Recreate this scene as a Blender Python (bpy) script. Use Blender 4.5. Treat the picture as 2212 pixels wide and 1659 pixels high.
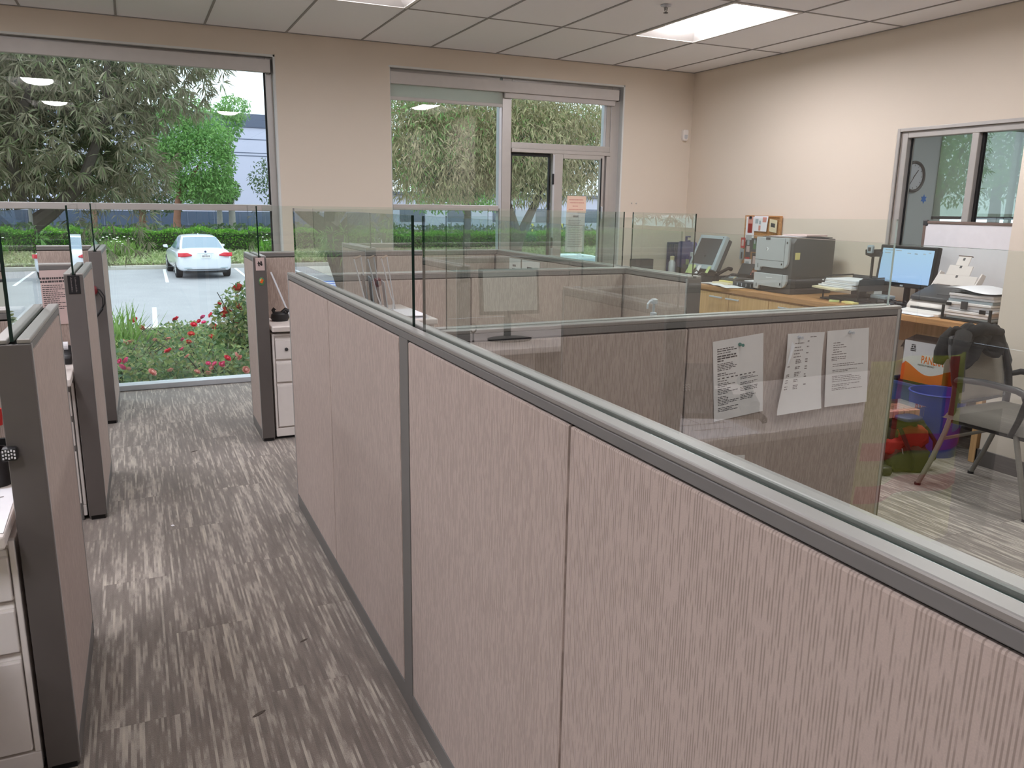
import bpy, bmesh, math, random
from mathutils import Vector, Matrix, noise as mnoise
R = math.radians
random.seed(7)
for o in list(bpy.data.objects):
    bpy.data.objects.remove(o, do_unlink=True)
SC = bpy.context.scene
COL = SC.collection

# ------------------------------------------------------------------ camera
CAM_H = 1.511
cam = bpy.data.cameras.new('camera')
cam.sensor_fit = 'HORIZONTAL'
cam.sensor_width = 36.0
cam.lens = 36.0 * 1730.6 / 2212.0
cam.clip_start = 0.02
cam.clip_end = 400
camo = bpy.data.objects.new('camera', cam)
COL.objects.link(camo)
_y, _p, _r = R(25.07), R(12.65), R(0.83)
_f = Vector((math.sin(_y) * math.cos(_p), math.cos(_y) * math.cos(_p), -math.sin(_p)))
_rt = Vector((math.cos(_y), -math.sin(_y), 0))
_up = _rt.cross(_f)
_rt2 = math.cos(_r) * _rt + math.sin(_r) * _up
_up2 = -math.sin(_r) * _rt + math.cos(_r) * _up
camo.matrix_world = Matrix(((_rt2.x, _up2.x, -_f.x, 0), (_rt2.y, _up2.y, -_f.y, 0), (_rt2.z, _up2.z, -_f.z, CAM_H), (0, 0, 0, 1)))
SC.camera = camo

# ------------------------------------------------------------------ light, view
LAMP = 29.0         # radiance of the ceiling light lenses
SKY = 2.75          # radiance of the overcast sky
w = bpy.data.worlds.new('overcast')
SC.world = w
w.use_nodes = True
nt = w.node_tree
nt.nodes.clear()
wo = nt.nodes.new('ShaderNodeOutputWorld')
bg = nt.nodes.new('ShaderNodeBackground')
tc = nt.nodes.new('ShaderNodeTexCoord')
sp = nt.nodes.new('ShaderNodeSeparateXYZ')
rp = nt.nodes.new('ShaderNodeValToRGB')
rp.color_ramp.elements[0].position = 0.0
rp.color_ramp.elements[0].color = (0.72, 0.82, 0.95, 1)
rp.color_ramp.elements[1].position = 0.9
rp.color_ramp.elements[1].color = (0.86, 0.93, 1.0, 1)
nt.links.new(tc.outputs['Generated'], sp.inputs[0])
nt.links.new(sp.outputs['Z'], rp.inputs[0])
nt.links.new(rp.outputs[0], bg.inputs['Color'])
bg.inputs['Strength'].default_value = SKY
nt.links.new(bg.outputs[0], wo.inputs['Surface'])
vs = SC.view_settings
SC.display_settings.display_device = 'sRGB'
vs.view_transform = 'Standard'
vs.look = 'None'
vs.exposure = 0.10
vs.gamma = 1.0
vs.use_curve_mapping = False
cy = SC.cycles
cy.use_denoising = True
cy.max_bounces = 9
cy.diffuse_bounces = 5
cy.glossy_bounces = 4
cy.transmission_bounces = 6
cy.transparent_max_bounces = 24
cy.caustics_reflective = False
cy.caustics_refractive = False
cy.sample_clamp_indirect = 6.0

# ------------------------------------------------------------------ helpers
def srgb(r, g, b):
    def c(v):
        v /= 255.0
        return v / 12.92 if v <= 0.04045 else ((v + 0.055) / 1.055) ** 2.4
    return (c(r), c(g), c(b), 1.0)

def nd(nt, t, ins=None, **props):
    n = nt.nodes.new(t)
    for k, v in props.items():
        setattr(n, k, v)
    for k, v in (ins or {}).items():
        s = n.inputs[k]
        if isinstance(v, bpy.types.NodeSocket):
            nt.links.new(v, s)
        else:
            s.default_value = v
    return n

def math_(nt, op, a, b=0.0, c=None):
    n = nd(nt, 'ShaderNodeMath', {0: a, 1: b}, operation=op)
    if c is not None:
        if isinstance(c, bpy.types.NodeSocket):
            nt.links.new(c, n.inputs[2])
        else:
            n.inputs[2].default_value = c
    return n.outputs[0]

def mixc(nt, f, a, b):
    n = nt.nodes.new('ShaderNodeMix')
    n.data_type = 'RGBA'
    for i, v in ((0, f), (6, a), (7, b)):
        if isinstance(v, bpy.types.NodeSocket):
            nt.links.new(v, n.inputs[i])
        else:
            n.inputs[i].default_value = v
    return n.outputs[2]

def newmat(name):
    m = bpy.data.materials.new(name)
    m.use_nodes = True
    nt = m.node_tree
    nt.nodes.clear()
    out = nt.nodes.new('ShaderNodeOutputMaterial')
    return m, nt, out

def finish(nt, out, col, rough=0.5, metal=0.0, spec=0.5, bump=None, bstr=0.2, bdist=0.002, **extra):
    b = nt.nodes.new('ShaderNodeBsdfPrincipled')
    for k, v in (('Base Color', col), ('Roughness', rough), ('Metallic', metal), ('Specular IOR Level', spec)):
        if isinstance(v, bpy.types.NodeSocket):
            nt.links.new(v, b.inputs[k])
        else:
            b.inputs[k].default_value = v
    for k, v in extra.items():
        b.inputs[k.replace('_', ' ')].default_value = v
    if bump is not None:
        bn = nd(nt, 'ShaderNodeBump', {'Strength': bstr, 'Distance': bdist, 'Height': bump})
        nt.links.new(bn.outputs[0], b.inputs['Normal'])
    nt.links.new(b.outputs[0], out.inputs['Surface'])
    return b

def pm(name, rgb, rough=0.5, metal=0.0, spec=0.5, var=0.05, scale=18.0, bstr=0.0, **extra):
    """plain paint, plastic, metal or paper with a little procedural unevenness"""
    m, nt, out = newmat(name)
    c = srgb(*rgb)
    tcn = nt.nodes.new('ShaderNodeTexCoord')
    nz = nd(nt, 'ShaderNodeTexNoise', {'Vector': tcn.outputs['Object'], 'Scale': scale, 'Detail': 3.0})
    lo = tuple(max(0, v * (1 - var)) for v in c[:3]) + (1,)
    hi = tuple(min(1, v * (1 + var)) for v in c[:3]) + (1,)
    col = mixc(nt, nz.outputs[0], lo, hi)
    finish(nt, out, col, rough, metal, spec, bump=nz.outputs[0] if bstr else None, bstr=bstr, **extra)
    return m

class MB:
    def __init__(s):
        s.v, s.f, s.m = [], [], []
    def _add(s, vs, fs, m=0):
        b = len(s.v)
        s.v += [tuple(q) for q in vs]
        s.f += [tuple(b + i for i in f) for f in fs]
        s.m += [m] * len(fs)
    def box(s, x0, x1, y0, y1, z0, z1, m=0):
        s._add([(x0, y0, z0), (x1, y0, z0), (x1, y1, z0), (x0, y1, z0), (x0, y0, z1), (x1, y0, z1), (x1, y1, z1), (x0, y1, z1)],
               [(3, 2, 1, 0), (4, 5, 6, 7), (0, 1, 5, 4), (1, 2, 6, 5), (2, 3, 7, 6), (3, 0, 4, 7)], m)
        return s
    def hexa(s, p, m=0):
        """8 corners: bottom 4 counter-clockwise, top 4"""
        s._add(p, [(3, 2, 1, 0), (4, 5, 6, 7), (0, 1, 5, 4), (1, 2, 6, 5), (2, 3, 7, 6), (3, 0, 4, 7)], m)
        return s
    def quad(s, a, b, c, d, m=0):
        s._add([a, b, c, d], [(0, 1, 2, 3)], m)
        return s
    def prism(s, pts, axis, a0, a1, m=0):
        """pts: 2-D outline; axis: the extrusion axis"""
        def mk(u, v, a):
            return {'x': (a, u, v), 'y': (u, a, v), 'z': (u, v, a)}[axis]
        n = len(pts)
        vs = [mk(u, v, a0) for u, v in pts] + [mk(u, v, a1) for u, v in pts]
        fs = [tuple(range(n - 1, -1, -1)), tuple(range(n, 2 * n))] + [(i, (i + 1) % n, n + (i + 1) % n, n + i) for i in range(n)]
        s._add(vs, fs, m)
        return s
    def tube(s, pts, rad, n=8, m=0, cap=True):
        pts = [Vector(p) for p in pts]
        if not isinstance(rad, (list, tuple)):
            rad = [rad] * len(pts)
        b = len(s.v)
        ref = None
        for i, p in enumerate(pts):
            if i == 0: t = pts[1] - p
            elif i == len(pts) - 1: t = p - pts[i - 1]
            else: t = (pts[i + 1] - p).normalized() + (p - pts[i - 1]).normalized()
            t.normalize()
            if ref is None:
                ref = Vector((0, 0, 1)) if abs(t.z) < 0.9 else Vector((1, 0, 0))
            a = t.cross(ref).normalized()
            c = a.cross(t).normalized()
            ref = c
            for k in range(n):
                an = 2 * math.pi * k / n
                s.v.append(tuple(p + rad[i] * (math.cos(an) * a + math.sin(an) * c)))
        for i in range(len(pts) - 1):
            for k in range(n):
                k2 = (k + 1) % n
                s.f.append((b + i * n + k, b + i * n + k2, b + (i + 1) * n + k2, b + (i + 1) * n + k))
                s.m.append(m)
        if cap:
            s.f.append(tuple(b + k for k in range(n - 1, -1, -1))); s.m.append(m)
            e = b + (len(pts) - 1) * n
            s.f.append(tuple(e + k for k in range(n))); s.m.append(m)
        return s
    def lathe(s, prof, n=16, c=(0, 0, 0), m=0, sx=1.0, sy=1.0):
        b = len(s.v)
        for r, z in prof:
            for k in range(n):
                an = 2 * math.pi * k / n
                s.v.append((c[0] + r * sx * math.cos(an), c[1] + r * sy * math.sin(an), c[2] + z))
        for i in range(len(prof) - 1):
            for k in range(n):
                k2 = (k + 1) % n
                s.f.append((b + i * n + k, b + i * n + k2, b + (i + 1) * n + k2, b + (i + 1) * n + k)); s.m.append(m)
        s.f.append(tuple(b + k for k in range(n - 1, -1, -1))); s.m.append(m)
        e = b + (len(prof) - 1) * n
        s.f.append(tuple(e + k for k in range(n))); s.m.append(m)
        return s
    def grid(s, fn, nu, nv, m=0):
        b = len(s.v)
        for j in range(nv + 1):
            for i in range(nu + 1):
                s.v.append(tuple(fn(i / nu, j / nv)))
        for j in range(nv):
            for i in range(nu):
                a = b + j * (nu + 1) + i
                s.f.append((a, a + 1, a + nu + 2, a + nu + 1)); s.m.append(m)
        return s
    def xf(s, M):
        s.v = [tuple(M @ Vector(p)) for p in s.v]
        return s
    def mesh(s, name, mats, bevel=0.0, seg=2, smooth=False):
        me = bpy.data.meshes.new(name)
        me.from_pydata(s.v, [], s.f)
        for m in (mats if isinstance(mats, (list, tuple)) else [mats]):
            me.materials.append(m)
        me.polygons.foreach_set('material_index', s.m)
        if bevel > 0:
            bm = bmesh.new()
            bm.from_mesh(me)
            ed = [e for e in bm.edges if len(e.link_faces) == 2 and e.calc_face_angle(0) > 0.5]
            bmesh.ops.bevel(bm, geom=ed, offset=bevel, segments=seg, profile=0.5, affect='EDGES', clamp_overlap=True)
            bm.to_mesh(me)
            bm.free()
        if smooth:
            me.polygons.foreach_set('use_smooth', [True] * len(me.polygons))
            if smooth != 'all':
                me.set_sharp_from_angle(angle=R(38))
        me.update()
        return me
    def build(s, name, mats, parent=None, bevel=0.0, seg=2, smooth=False, loc=None, rot=None):
        return link(name, s.mesh(name, mats, bevel, seg, smooth), parent, loc, rot)

def link(name, data, parent=None, loc=None, rot=None):
    o = bpy.data.objects.new(name, data)
    COL.objects.link(o)
    if parent is not None:
        o.parent = parent
    if loc is not None:
        o.location = loc
    if rot is not None:
        o.rotation_euler = rot
    return o

def thing(name, label, cat, loc=(0, 0, 0), rz=0.0, group=None):
    o = link(name, None, None, loc, (0, 0, rz))
    o.empty_display_size = 0.05
    return tag(o, label, cat, group)

def tag(o, label, cat, group=None):
    o['label'] = label
    o['category'] = cat
    if group:
        o['group'] = group
    return o

def struct(o):
    o['kind'] = 'structure'
    return o

def stuff(o):
    o['kind'] = 'stuff'
    return o

def dup(root, loc, rz, label, group=None):
    def rec(o, par):
        c = o.copy()
        COL.objects.link(c)
        c.parent = par
        for ch in list(o.children):
            rec(ch, c)
        return c
    c = rec(root, None)
    c.location = loc
    c.rotation_euler = (0, 0, rz)
    c['label'] = label
    if group:
        c['group'] = group
    return c

def text(name, body, size, loc, rot, m, parent=None, align='LEFT', sx=1.0, bold=0.0):
    cu = bpy.data.curves.new(name, 'FONT')
    cu.body = body
    cu.size = size
    cu.extrude = 0.0004
    cu.offset = bold
    cu.align_x = align
    cu.resolution_u = 3
    cu.materials.append(m)
    o = link(name, cu, parent, loc, rot)
    o.scale = (sx, 1, 1)
    bpy.context.view_layer.update()
    me = bpy.data.meshes.new_from_object(o.evaluated_get(bpy.context.evaluated_depsgraph_get()))
    bpy.data.objects.remove(o)
    o = link(name, me, parent, loc, rot)
    o.scale = (sx, 1, 1)
    return o

FACE_MY = (R(90), 0, 0)          # lettering read by someone looking along +y
FACE_MX = (R(90), 0, R(-90))     # lettering read by someone looking along +x
# ------------------------------------------------------------------ materials
M = {}
def fabric(name, base, dark, bstr=0.25):
    m, nt, out = newmat(name)
    t = nt.nodes.new('ShaderNodeTexCoord')
    s = nd(nt, 'ShaderNodeSeparateXYZ', {0: t.outputs['Object']})
    u = math_(nt, 'MULTIPLY', s.outputs['Y'], 195.0)
    cid = math_(nt, 'FLOOR', u)
    fr = math_(nt, 'FRACT', u)
    v = math_(nt, 'MULTIPLY', s.outputs['Z'], 14.0)
    cv = nd(nt, 'ShaderNodeCombineXYZ', {0: math_(nt, 'MULTIPLY', cid, 1.73), 1: v, 2: 0.0})
    nz = nd(nt, 'ShaderNodeTexNoise', {'Vector': cv.outputs[0], 'Scale': 1.0, 'Detail': 2.0, 'Roughness': 0.7})
    dash = nd(nt, 'ShaderNodeMapRange', {0: nz.outputs[0], 1: 0.42, 2: 0.54})
    ln = nd(nt, 'ShaderNodeMapRange', {0: math_(nt, 'ABSOLUTE', math_(nt, 'SUBTRACT', fr, 0.5)), 1: 0.28, 2: 0.14})
    d = math_(nt, 'MULTIPLY', dash.outputs[0], ln.outputs[0])
    wv = nd(nt, 'ShaderNodeTexNoise', {'Vector': t.outputs['Object'], 'Scale': 420.0, 'Detail': 1.0})
    big = nd(nt, 'ShaderNodeTexNoise', {'Vector': t.outputs['Object'], 'Scale': 2.3, 'Detail': 2.0})
    b0 = mixc(nt, wv.outputs[0], srgb(*[int(q * 0.95) for q in base]), srgb(*[min(255, int(q * 1.05)) for q in base]))
    b1 = mixc(nt, math_(nt, 'MULTIPLY', big.outputs[0], 0.25), b0, srgb(*[int(q * 0.9) for q in base]))
    col = mixc(nt, d, b1, srgb(*dark))
    h = math_(nt, 'SUBTRACT', math_(nt, 'MULTIPLY', wv.outputs[0], 0.3), d)
    finish(nt, out, col, 0.85, 0, 0.2, bump=h, bstr=bstr, bdist=0.0015, Sheen_Weight=0.15)
    return m
M['fabric'] = fabric('panel_fabric', (186, 170, 160), (152, 137, 128), 0.2)

def carpet():
    m, nt, out = newmat('carpet')
    t = nt.nodes.new('ShaderNodeTexCoord')
    oi = nt.nodes.new('ShaderNodeObjectInfo')
    s = nd(nt, 'ShaderNodeSeparateXYZ', {0: t.outputs['Object']})
    rnd = math_(nt, 'MULTIPLY', oi.outputs['Random'], 91.0)
    u = math_(nt, 'MULTIPLY', s.outputs['X'], 135.0)
    cid = math_(nt, 'FLOOR', u)
    y = s.outputs['Y']
    v1 = nd(nt, 'ShaderNodeCombineXYZ', {0: math_(nt, 'MULTIPLY', cid, 0.61), 1: math_(nt, 'MULTIPLY', y, 3.4), 2: rnd})
    n1 = nd(nt, 'ShaderNodeTexNoise', {'Vector': v1.outputs[0], 'Scale': 1.0, 'Detail': 3.0, 'Roughness': 0.65})
    v2 = nd(nt, 'ShaderNodeCombineXYZ', {0: math_(nt, 'MULTIPLY', u, 0.06), 1: math_(nt, 'MULTIPLY', y, 0.9), 2: math_(nt, 'ADD', rnd, 7.0)})
    n2 = nd(nt, 'ShaderNodeTexNoise', {'Vector': v2.outputs[0], 'Scale': 1.0, 'Detail': 2.0})
    n3 = nd(nt, 'ShaderNodeTexNoise', {'Vector': t.outputs['Object'], 'Scale': 260.0, 'Detail': 2.0})
    a = math_(nt, 'ADD', math_(nt, 'MULTIPLY', n1.outputs[0], 0.80), math_(nt, 'MULTIPLY', n2.outputs[0], 0.24))
    a = math_(nt, 'ADD', a, math_(nt, 'MULTIPLY', n3.outputs[0], 0.14))
    r = nt.nodes.new('ShaderNodeValToRGB')
    nt.links.new(a, r.inputs[0])
    e = r.color_ramp.elements
    e[0].position, e[0].color = 0.47, srgb(108, 98, 90)
    e[1].position, e[1].color = 0.78, srgb(196, 187, 172)
    k = e.new(0.60); k.color = srgb(128, 117, 108)
    k = e.new(0.67); k.color = srgb(170, 160, 149)
    finish(nt, out, r.outputs[0], 0.9, 0, 0.25, bump=n3.outputs[0], bstr=0.5, bdist=0.003, Sheen_Weight=0.5)
    return m
M['carpet'] = carpet()

def wood(name, a, b, along='Z', sc=1.0):
    m, nt, out = newmat(name)
    t = nt.nodes.new('ShaderNodeTexCoord')
    mp = nd(nt, 'ShaderNodeMapping', {'Vector': t.outputs['Object']})
    k = {'X': (1.2, 30, 30), 'Y': (30, 1.2, 30), 'Z': (30, 30, 1.2)}[along]
    mp.inputs['Scale'].default_value = tuple(q * sc for q in k)
    nz = nd(nt, 'ShaderNodeTexNoise', {'Vector': mp.outputs[0], 'Scale': 1.6, 'Detail': 5.0, 'Roughness': 0.6, 'Distortion': 0.4})
    f = nd(nt, 'ShaderNodeMapRange', {0: nz.outputs[0], 1: 0.32, 2: 0.7})
    col = mixc(nt, f.outputs[0], srgb(*a), srgb(*b))
    finish(nt, out, col, 0.45, 0, 0.4, bump=nz.outputs[0], bstr=0.06)
    return m
M['oak'] = wood('oak_front', (232, 190, 136), (204, 160, 108))
M['oak_top'] = wood('oak_top', (206, 156, 104), (168, 120, 78), 'Y')

def glass(name, tint, ior=1.56):
    """a thin pane: what is not mirrored at the face passes straight on"""
    m, nt, out = newmat(name)
    g = nt.nodes.new('ShaderNodeNewGeometry')
    fr = nd(nt, 'ShaderNodeFresnel', {'IOR': ior})
    r2 = math_(nt, 'DIVIDE', math_(nt, 'MULTIPLY', fr.outputs[0], 2.0), math_(nt, 'ADD', fr.outputs[0], 1.0))
    fac = math_(nt, 'MULTIPLY', r2, math_(nt, 'SUBTRACT', 1.0, g.outputs['Backfacing']))
    tr = nd(nt, 'ShaderNodeBsdfTransparent', {0: tint})
    gl = nd(nt, 'ShaderNodeBsdfGlossy', {'Color': (1, 1, 1, 1), 'Roughness': 0.0})
    mx = nd(nt, 'ShaderNodeMixShader', {0: fac, 1: tr.outputs[0], 2: gl.outputs[0]})
    nt.links.new(mx.outputs[0], out.inputs['Surface'])
    return m
M['glass'] = glass('partition_glass', (0.945, 0.98, 0.966, 1))
M['window_glass'] = glass('window_glass', (0.93, 0.965, 0.95, 1))
M['glass_edge'] = pm('glass_edge', (22, 44, 38), 0.12, 0, 0.6, var=0.2)
M['edge_glint'] = pm('glass_edge_glint', (190, 204, 200), 0.15, 0, 0.6)  # pale colour imitates light reflected inside the pane at its edge
M['clear'] = glass('clear_plastic', (0.95, 0.96, 0.96, 1), 1.4)

def paint(name, rgb, rough=0.6, bs=0.04, sc=160):
    m, nt, out = newmat(name)
    t = nt.nodes.new('ShaderNodeTexCoord')
    n1 = nd(nt, 'ShaderNodeTexNoise', {'Vector': t.outputs['Object'], 'Scale': sc, 'Detail': 3.0})
    n2 = nd(nt, 'ShaderNodeTexNoise', {'Vector': t.outputs['Object'], 'Scale': 0.8, 'Detail': 2.0})
    c = srgb(*rgb)
    col = mixc(nt, n2.outputs[0], tuple(q * 0.97 for q in c[:3]) + (1,), tuple(min(1, q * 1.03) for q in c[:3]) + (1,))
    finish(nt, out, col, rough, 0, 0.3, bump=n1.outputs[0], bstr=bs)
    return m
M['wall'] = paint('wall_paint', (228, 217, 202))
M['wall_side'] = paint('side_room_paint', (176, 186, 188))
M['reveal'] = paint('reveal_paint', (226, 228, 226))
M['tile'] = paint('ceiling_tile', (247, 248, 250), 0.9, 0.25, 420)
M['grid'] = pm('ceiling_grid', (150, 148, 146), 0.6)  # grey paints in the thin shadow line along whitish bars
M['trofwhite'] = pm('fixture_white', (236, 232, 228), 0.45)
M['white'] = pm('white_enamel', (244, 239, 235), 0.42)
M['worktop'] = pm('worktop_laminate', (222, 214, 208), 0.4)
M['alu'] = pm('brushed_aluminium', (166, 163, 159), 0.46, 0.6, 0.5, var=0.03)
M['trim'] = pm('aluminium_trim', (186, 186, 186), 0.4, 0.6)
M['greypaint'] = pm('grey_paint', (118, 116, 114), 0.5, 0.1)
M['endcap'] = pm('endcap_paint', (104, 99, 96), 0.5, 0.15)
M['slot'] = pm('dark_slot', (34, 34, 34), 0.8)
M['frame'] = pm('window_frame_metal', (190, 186, 182), 0.42, 0.35)
M['frame_lt'] = pm('window_frame_light', (206, 210, 216), 0.4, 0.3)
M['gasket'] = pm('black_gasket', (28, 28, 30), 0.6)
M['shade'] = pm('shade_fascia', (208, 204, 201), 0.55)
M['base'] = pm('baseboard_vinyl', (96, 91, 88), 0.6)
M['black'] = pm('black_plastic', (26, 26, 28), 0.45)
M['black_soft'] = pm('black_soft', (15, 15, 17), 0.95, bstr=0.3, scale=60)
M['dark'] = pm('dark_grey_plastic', (66, 66, 68), 0.45)
M['printer_grey'] = pm('printer_grey', (190, 194, 197), 0.42)
M['printer_dark'] = pm('printer_charcoal', (78, 78, 80), 0.5)
M['steel'] = pm('steel', (178, 178, 178), 0.3, 0.9)
M['silver'] = pm('silver_plastic', (176, 190, 198), 0.35, 0.2)
M['paper'] = pm('paper', (232, 228, 226), 0.8)
M['paper_w'] = pm('paper_bright', (242, 242, 246), 0.8)
M['paper_pink'] = pm('paper_pink', (216, 194, 190), 0.8)
M['paper_orange'] = pm('paper_peach', (244, 214, 194), 0.8)
M['paper_y'] = pm('paper_yellow', (236, 226, 150), 0.8)
M['paper_g'] = pm('paper_green', (206, 222, 150), 0.8)
M['cream'] = pm('card_cream', (226, 214, 180), 0.7)
M['ink'] = pm('ink', (78, 74, 74), 0.8)
M['ink_soft'] = pm('ink_soft', (134, 126, 124), 0.8)
M['red'] = pm('red', (196, 36, 34), 0.6)
M['redcloth'] = pm('red_cloth', (150, 30, 20), 0.8, bstr=0.2, scale=80)
M['orange'] = pm('orange_print', (240, 106, 28), 0.6)
M['olive'] = pm('olive_cloth', (40, 40, 24), 0.85, bstr=0.3, scale=80)
M['blue'] = pm('bin_blue', (30, 50, 156), 0.4)
M['blue_dk'] = pm('bin_blue_dark', (28, 62, 124), 0.45)
M['navy'] = pm('navy_plastic', (44, 50, 96), 0.45)
M['purple'] = pm('purple_plastic', (82, 80, 136), 0.4)
M['teal'] = pm('green_pin', (20, 110, 100), 0.3)
M['bluefoil'] = pm('blue_decal', (24, 110, 200), 0.4)
M['tan'] = pm('cardboard', (150, 132, 112), 0.85)
M['brownflap'] = pm('carton_flap', (128, 112, 104), 0.85)
M['skin'] = pm('print_pink', (214, 150, 138), 0.8)
M['green'] = pm('print_green', (84, 130, 90), 0.8)
M['chairgrey'] = pm('chair_seat_fabric', (104, 99, 92), 0.9, bstr=0.4, scale=220)
M['chairmetal'] = pm('chair_metal', (150, 148, 142), 0.4, 0.6)
M['mesh_back'] = pm('chair_mesh_fabric', (136, 128, 116), 0.9, bstr=0.5, scale=300)
M['hivis'] = pm('hi_vis_yellow', (206, 214, 96), 0.8)
M['hivis_o'] = pm('hi_vis_orange', (224, 70, 40), 0.8)

def cork():
    m, nt, out = newmat('cork')
    t = nt.nodes.new('ShaderNodeTexCoord')
    v = nd(nt, 'ShaderNodeTexVoronoi', {'Vector': t.outputs['Object'], 'Scale': 150.0})
    col = mixc(nt, v.outputs[0], srgb(150, 104, 60), srgb(206, 156, 100))
    finish(nt, out, col, 0.9, 0, 0.2, bump=v.outputs[0], bstr=0.2)
    return m
M['cork'] = cork()

def emit(name, rgb, st):
    m, nt, out = newmat(name)
    e = nd(nt, 'ShaderNodeEmission', {'Color': srgb(*rgb), 'Strength': st})
    nt.links.new(e.outputs[0], out.inputs['Surface'])
    return m
M['lens'] = emit('lamp_lens', (250, 248, 255), LAMP)
M['lens_dim'] = emit('lamp_lens_dim', (250, 246, 252), LAMP * 0.55)
M['lens_bright'] = emit('lamp_lens_bright', (252, 248, 252), LAMP * 1.2)
def screen_mat():
    m, nt, out = newmat('lit_screen')
    t = nt.nodes.new('ShaderNodeTexCoord')
    s = nd(nt, 'ShaderNodeSeparateXYZ', {0: t.outputs['Generated']})
    f = nd(nt, 'ShaderNodeMapRange', {0: s.outputs['Z'], 1: 0.0, 2: 1.0})
    col = mixc(nt, f.outputs[0], srgb(168, 200, 244), srgb(176, 210, 240))
    e = nd(nt, 'ShaderNodeEmission', {'Color': col, 'Strength': 0.95})
    g = nd(nt, 'ShaderNodeBsdfGlossy', {'Color': (0.04, 0.04, 0.04, 1), 'Roughness': 0.2})
    a = nd(nt, 'ShaderNodeAddShader', {0: e.outputs[0], 1: g.outputs[0]})
    nt.links.new(a.outputs[0], out.inputs['Surface'])
    return m
M['screen'] = screen_mat()
M['screen_dim'] = emit('dim_document_screen', (214, 216, 206), 0.5)
M['screen_off'] = pm('dark_screen', (58, 58, 60), 0.25)

def cloth_translucent(name, rgb, tr=0.35):
    m, nt, out = newmat(name)
    t = nt.nodes.new('ShaderNodeTexCoord')
    n = nd(nt, 'ShaderNodeTexNoise', {'Vector': t.outputs['Object'], 'Scale': 300.0})
    col = mixc(nt, n.outputs[0], srgb(*[int(q * 0.96) for q in rgb]), srgb(*rgb))
    d = nd(nt, 'ShaderNodeBsdfDiffuse', {0: col})
    l = nd(nt, 'ShaderNodeBsdfTranslucent', {0: col})
    x = nd(nt, 'ShaderNodeBsdfTransparent', {0: (0.8, 0.86, 0.8, 1)})
    m1 = nd(nt, 'ShaderNodeMixShader', {0: 0.5, 1: d.outputs[0], 2: l.outputs[0]})
    m2 = nd(nt, 'ShaderNodeMixShader', {0: tr, 1: m1.outputs[0], 2: x.outputs[0]})
    nt.links.new(m2.outputs[0], out.inputs['Surface'])
    return m
M['shade_cloth'] = cloth_translucent('shade_cloth', (206, 206, 198), 0.14)
M['shade_sheer'] = cloth_translucent('shade_sheer', (178, 182, 174), 0.5)

def leafmat(name, cols, trans=0.35, rough=0.5):
    m, nt, out = newmat(name)
    g = nt.nodes.new('ShaderNodeNewGeometry')
    r = nt.nodes.new('ShaderNodeValToRGB')
    r.color_ramp.interpolation = 'LINEAR'
    e = r.color_ramp.elements
    n = len(cols)
    e[0].position, e[0].color = 0.0, srgb(*cols[0])
    e[1].position, e[1].color = 1.0, srgb(*cols[-1])
    for i in range(1, n - 1):
        k = e.new(i / (n - 1)); k.color = srgb(*cols[i])
    nt.links.new(g.outputs['Random Per Island'], r.inputs[0])
    b = nd(nt, 'ShaderNodeBsdfPrincipled', {'Base Color': r.outputs[0], 'Roughness': rough, 'Specular IOR Level': 0.3})
    t = nd(nt, 'ShaderNodeBsdfTranslucent', {0: r.outputs[0]})
    x = nd(nt, 'ShaderNodeMixShader', {0: trans, 1: b.outputs[0], 2: t.outputs[0]})
    nt.links.new(x.outputs[0], out.inputs['Surface'])
    return m
M['leaf_long'] = leafmat('long_leaf', [(104, 106, 84), (130, 128, 104), (148, 140, 118), (112, 120, 88), (164, 156, 134), (128, 150, 100)])
M['leaf_bright'] = leafmat('bright_leaf', [(92, 136, 74), (118, 164, 88), (140, 182, 106), (104, 146, 88)])
M['leaf_olive'] = leafmat('olive_leaf', [(136, 134, 100), (158, 150, 116), (182, 170, 134), (126, 134, 92), (172, 170, 124)])
M['leaf_hedge'] = leafmat('hedge_leaf', [(70, 122, 40), (96, 156, 52), (132, 186, 70), (80, 132, 56)])
M['leaf_cover'] = leafmat('groundcover_leaf', [(136, 160, 104), (172, 188, 128), (196, 204, 160), (120, 146, 88)])
M['leaf_rose'] = leafmat('rose_leaf', [(84, 116, 78), (112, 142, 92), (142, 168, 108), (174, 178, 112), (118, 150, 122), (176, 160, 118)])
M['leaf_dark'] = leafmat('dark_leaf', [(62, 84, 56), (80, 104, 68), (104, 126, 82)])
M['blade'] = leafmat('blade_leaf', [(116, 152, 78), (148, 180, 100), (128, 164, 84)])
M['petal_red'] = pm('rose_red', (226, 48, 76), 0.6, var=0.2)
M['petal_pink'] = pm('rose_pink', (240, 96, 150), 0.6, var=0.15)
M['petal_pale'] = pm('rose_pale', (236, 168, 158), 0.6, var=0.15)
M['petal_scar'] = pm('rose_scarlet', (206, 66, 56), 0.6, var=0.2)
M['daisy'] = pm('white_flower', (238, 238, 224), 0.6)
M['bark'] = pm('bark', (84, 78, 72), 0.9, var=0.35, scale=30, bstr=0.6)
M['bark_red'] = pm('red_bark', (132, 92, 74), 0.9, var=0.3, scale=20, bstr=0.5)
M['bark_pale'] = pm('pale_bark', (150, 146, 140), 0.9, var=0.3, scale=20, bstr=0.5)
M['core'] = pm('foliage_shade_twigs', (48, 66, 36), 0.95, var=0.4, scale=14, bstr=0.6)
M['asphalt'] = pm('asphalt', (150, 150, 154), 0.75, var=0.16, scale=1.1, spec=0.6)
M['soil'] = pm('garden_soil', (92, 84, 62), 0.95, var=0.3, scale=9, bstr=0.6)
M['concrete'] = pm('concrete', (190, 186, 176), 0.85, var=0.12, scale=4, bstr=0.2)
M['road_white'] = pm('road_paint_white', (232, 236, 240), 0.7, var=0.08)
M['road_blue'] = pm('road_paint_blue', (92, 124, 196), 0.7, var=0.1)
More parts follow.
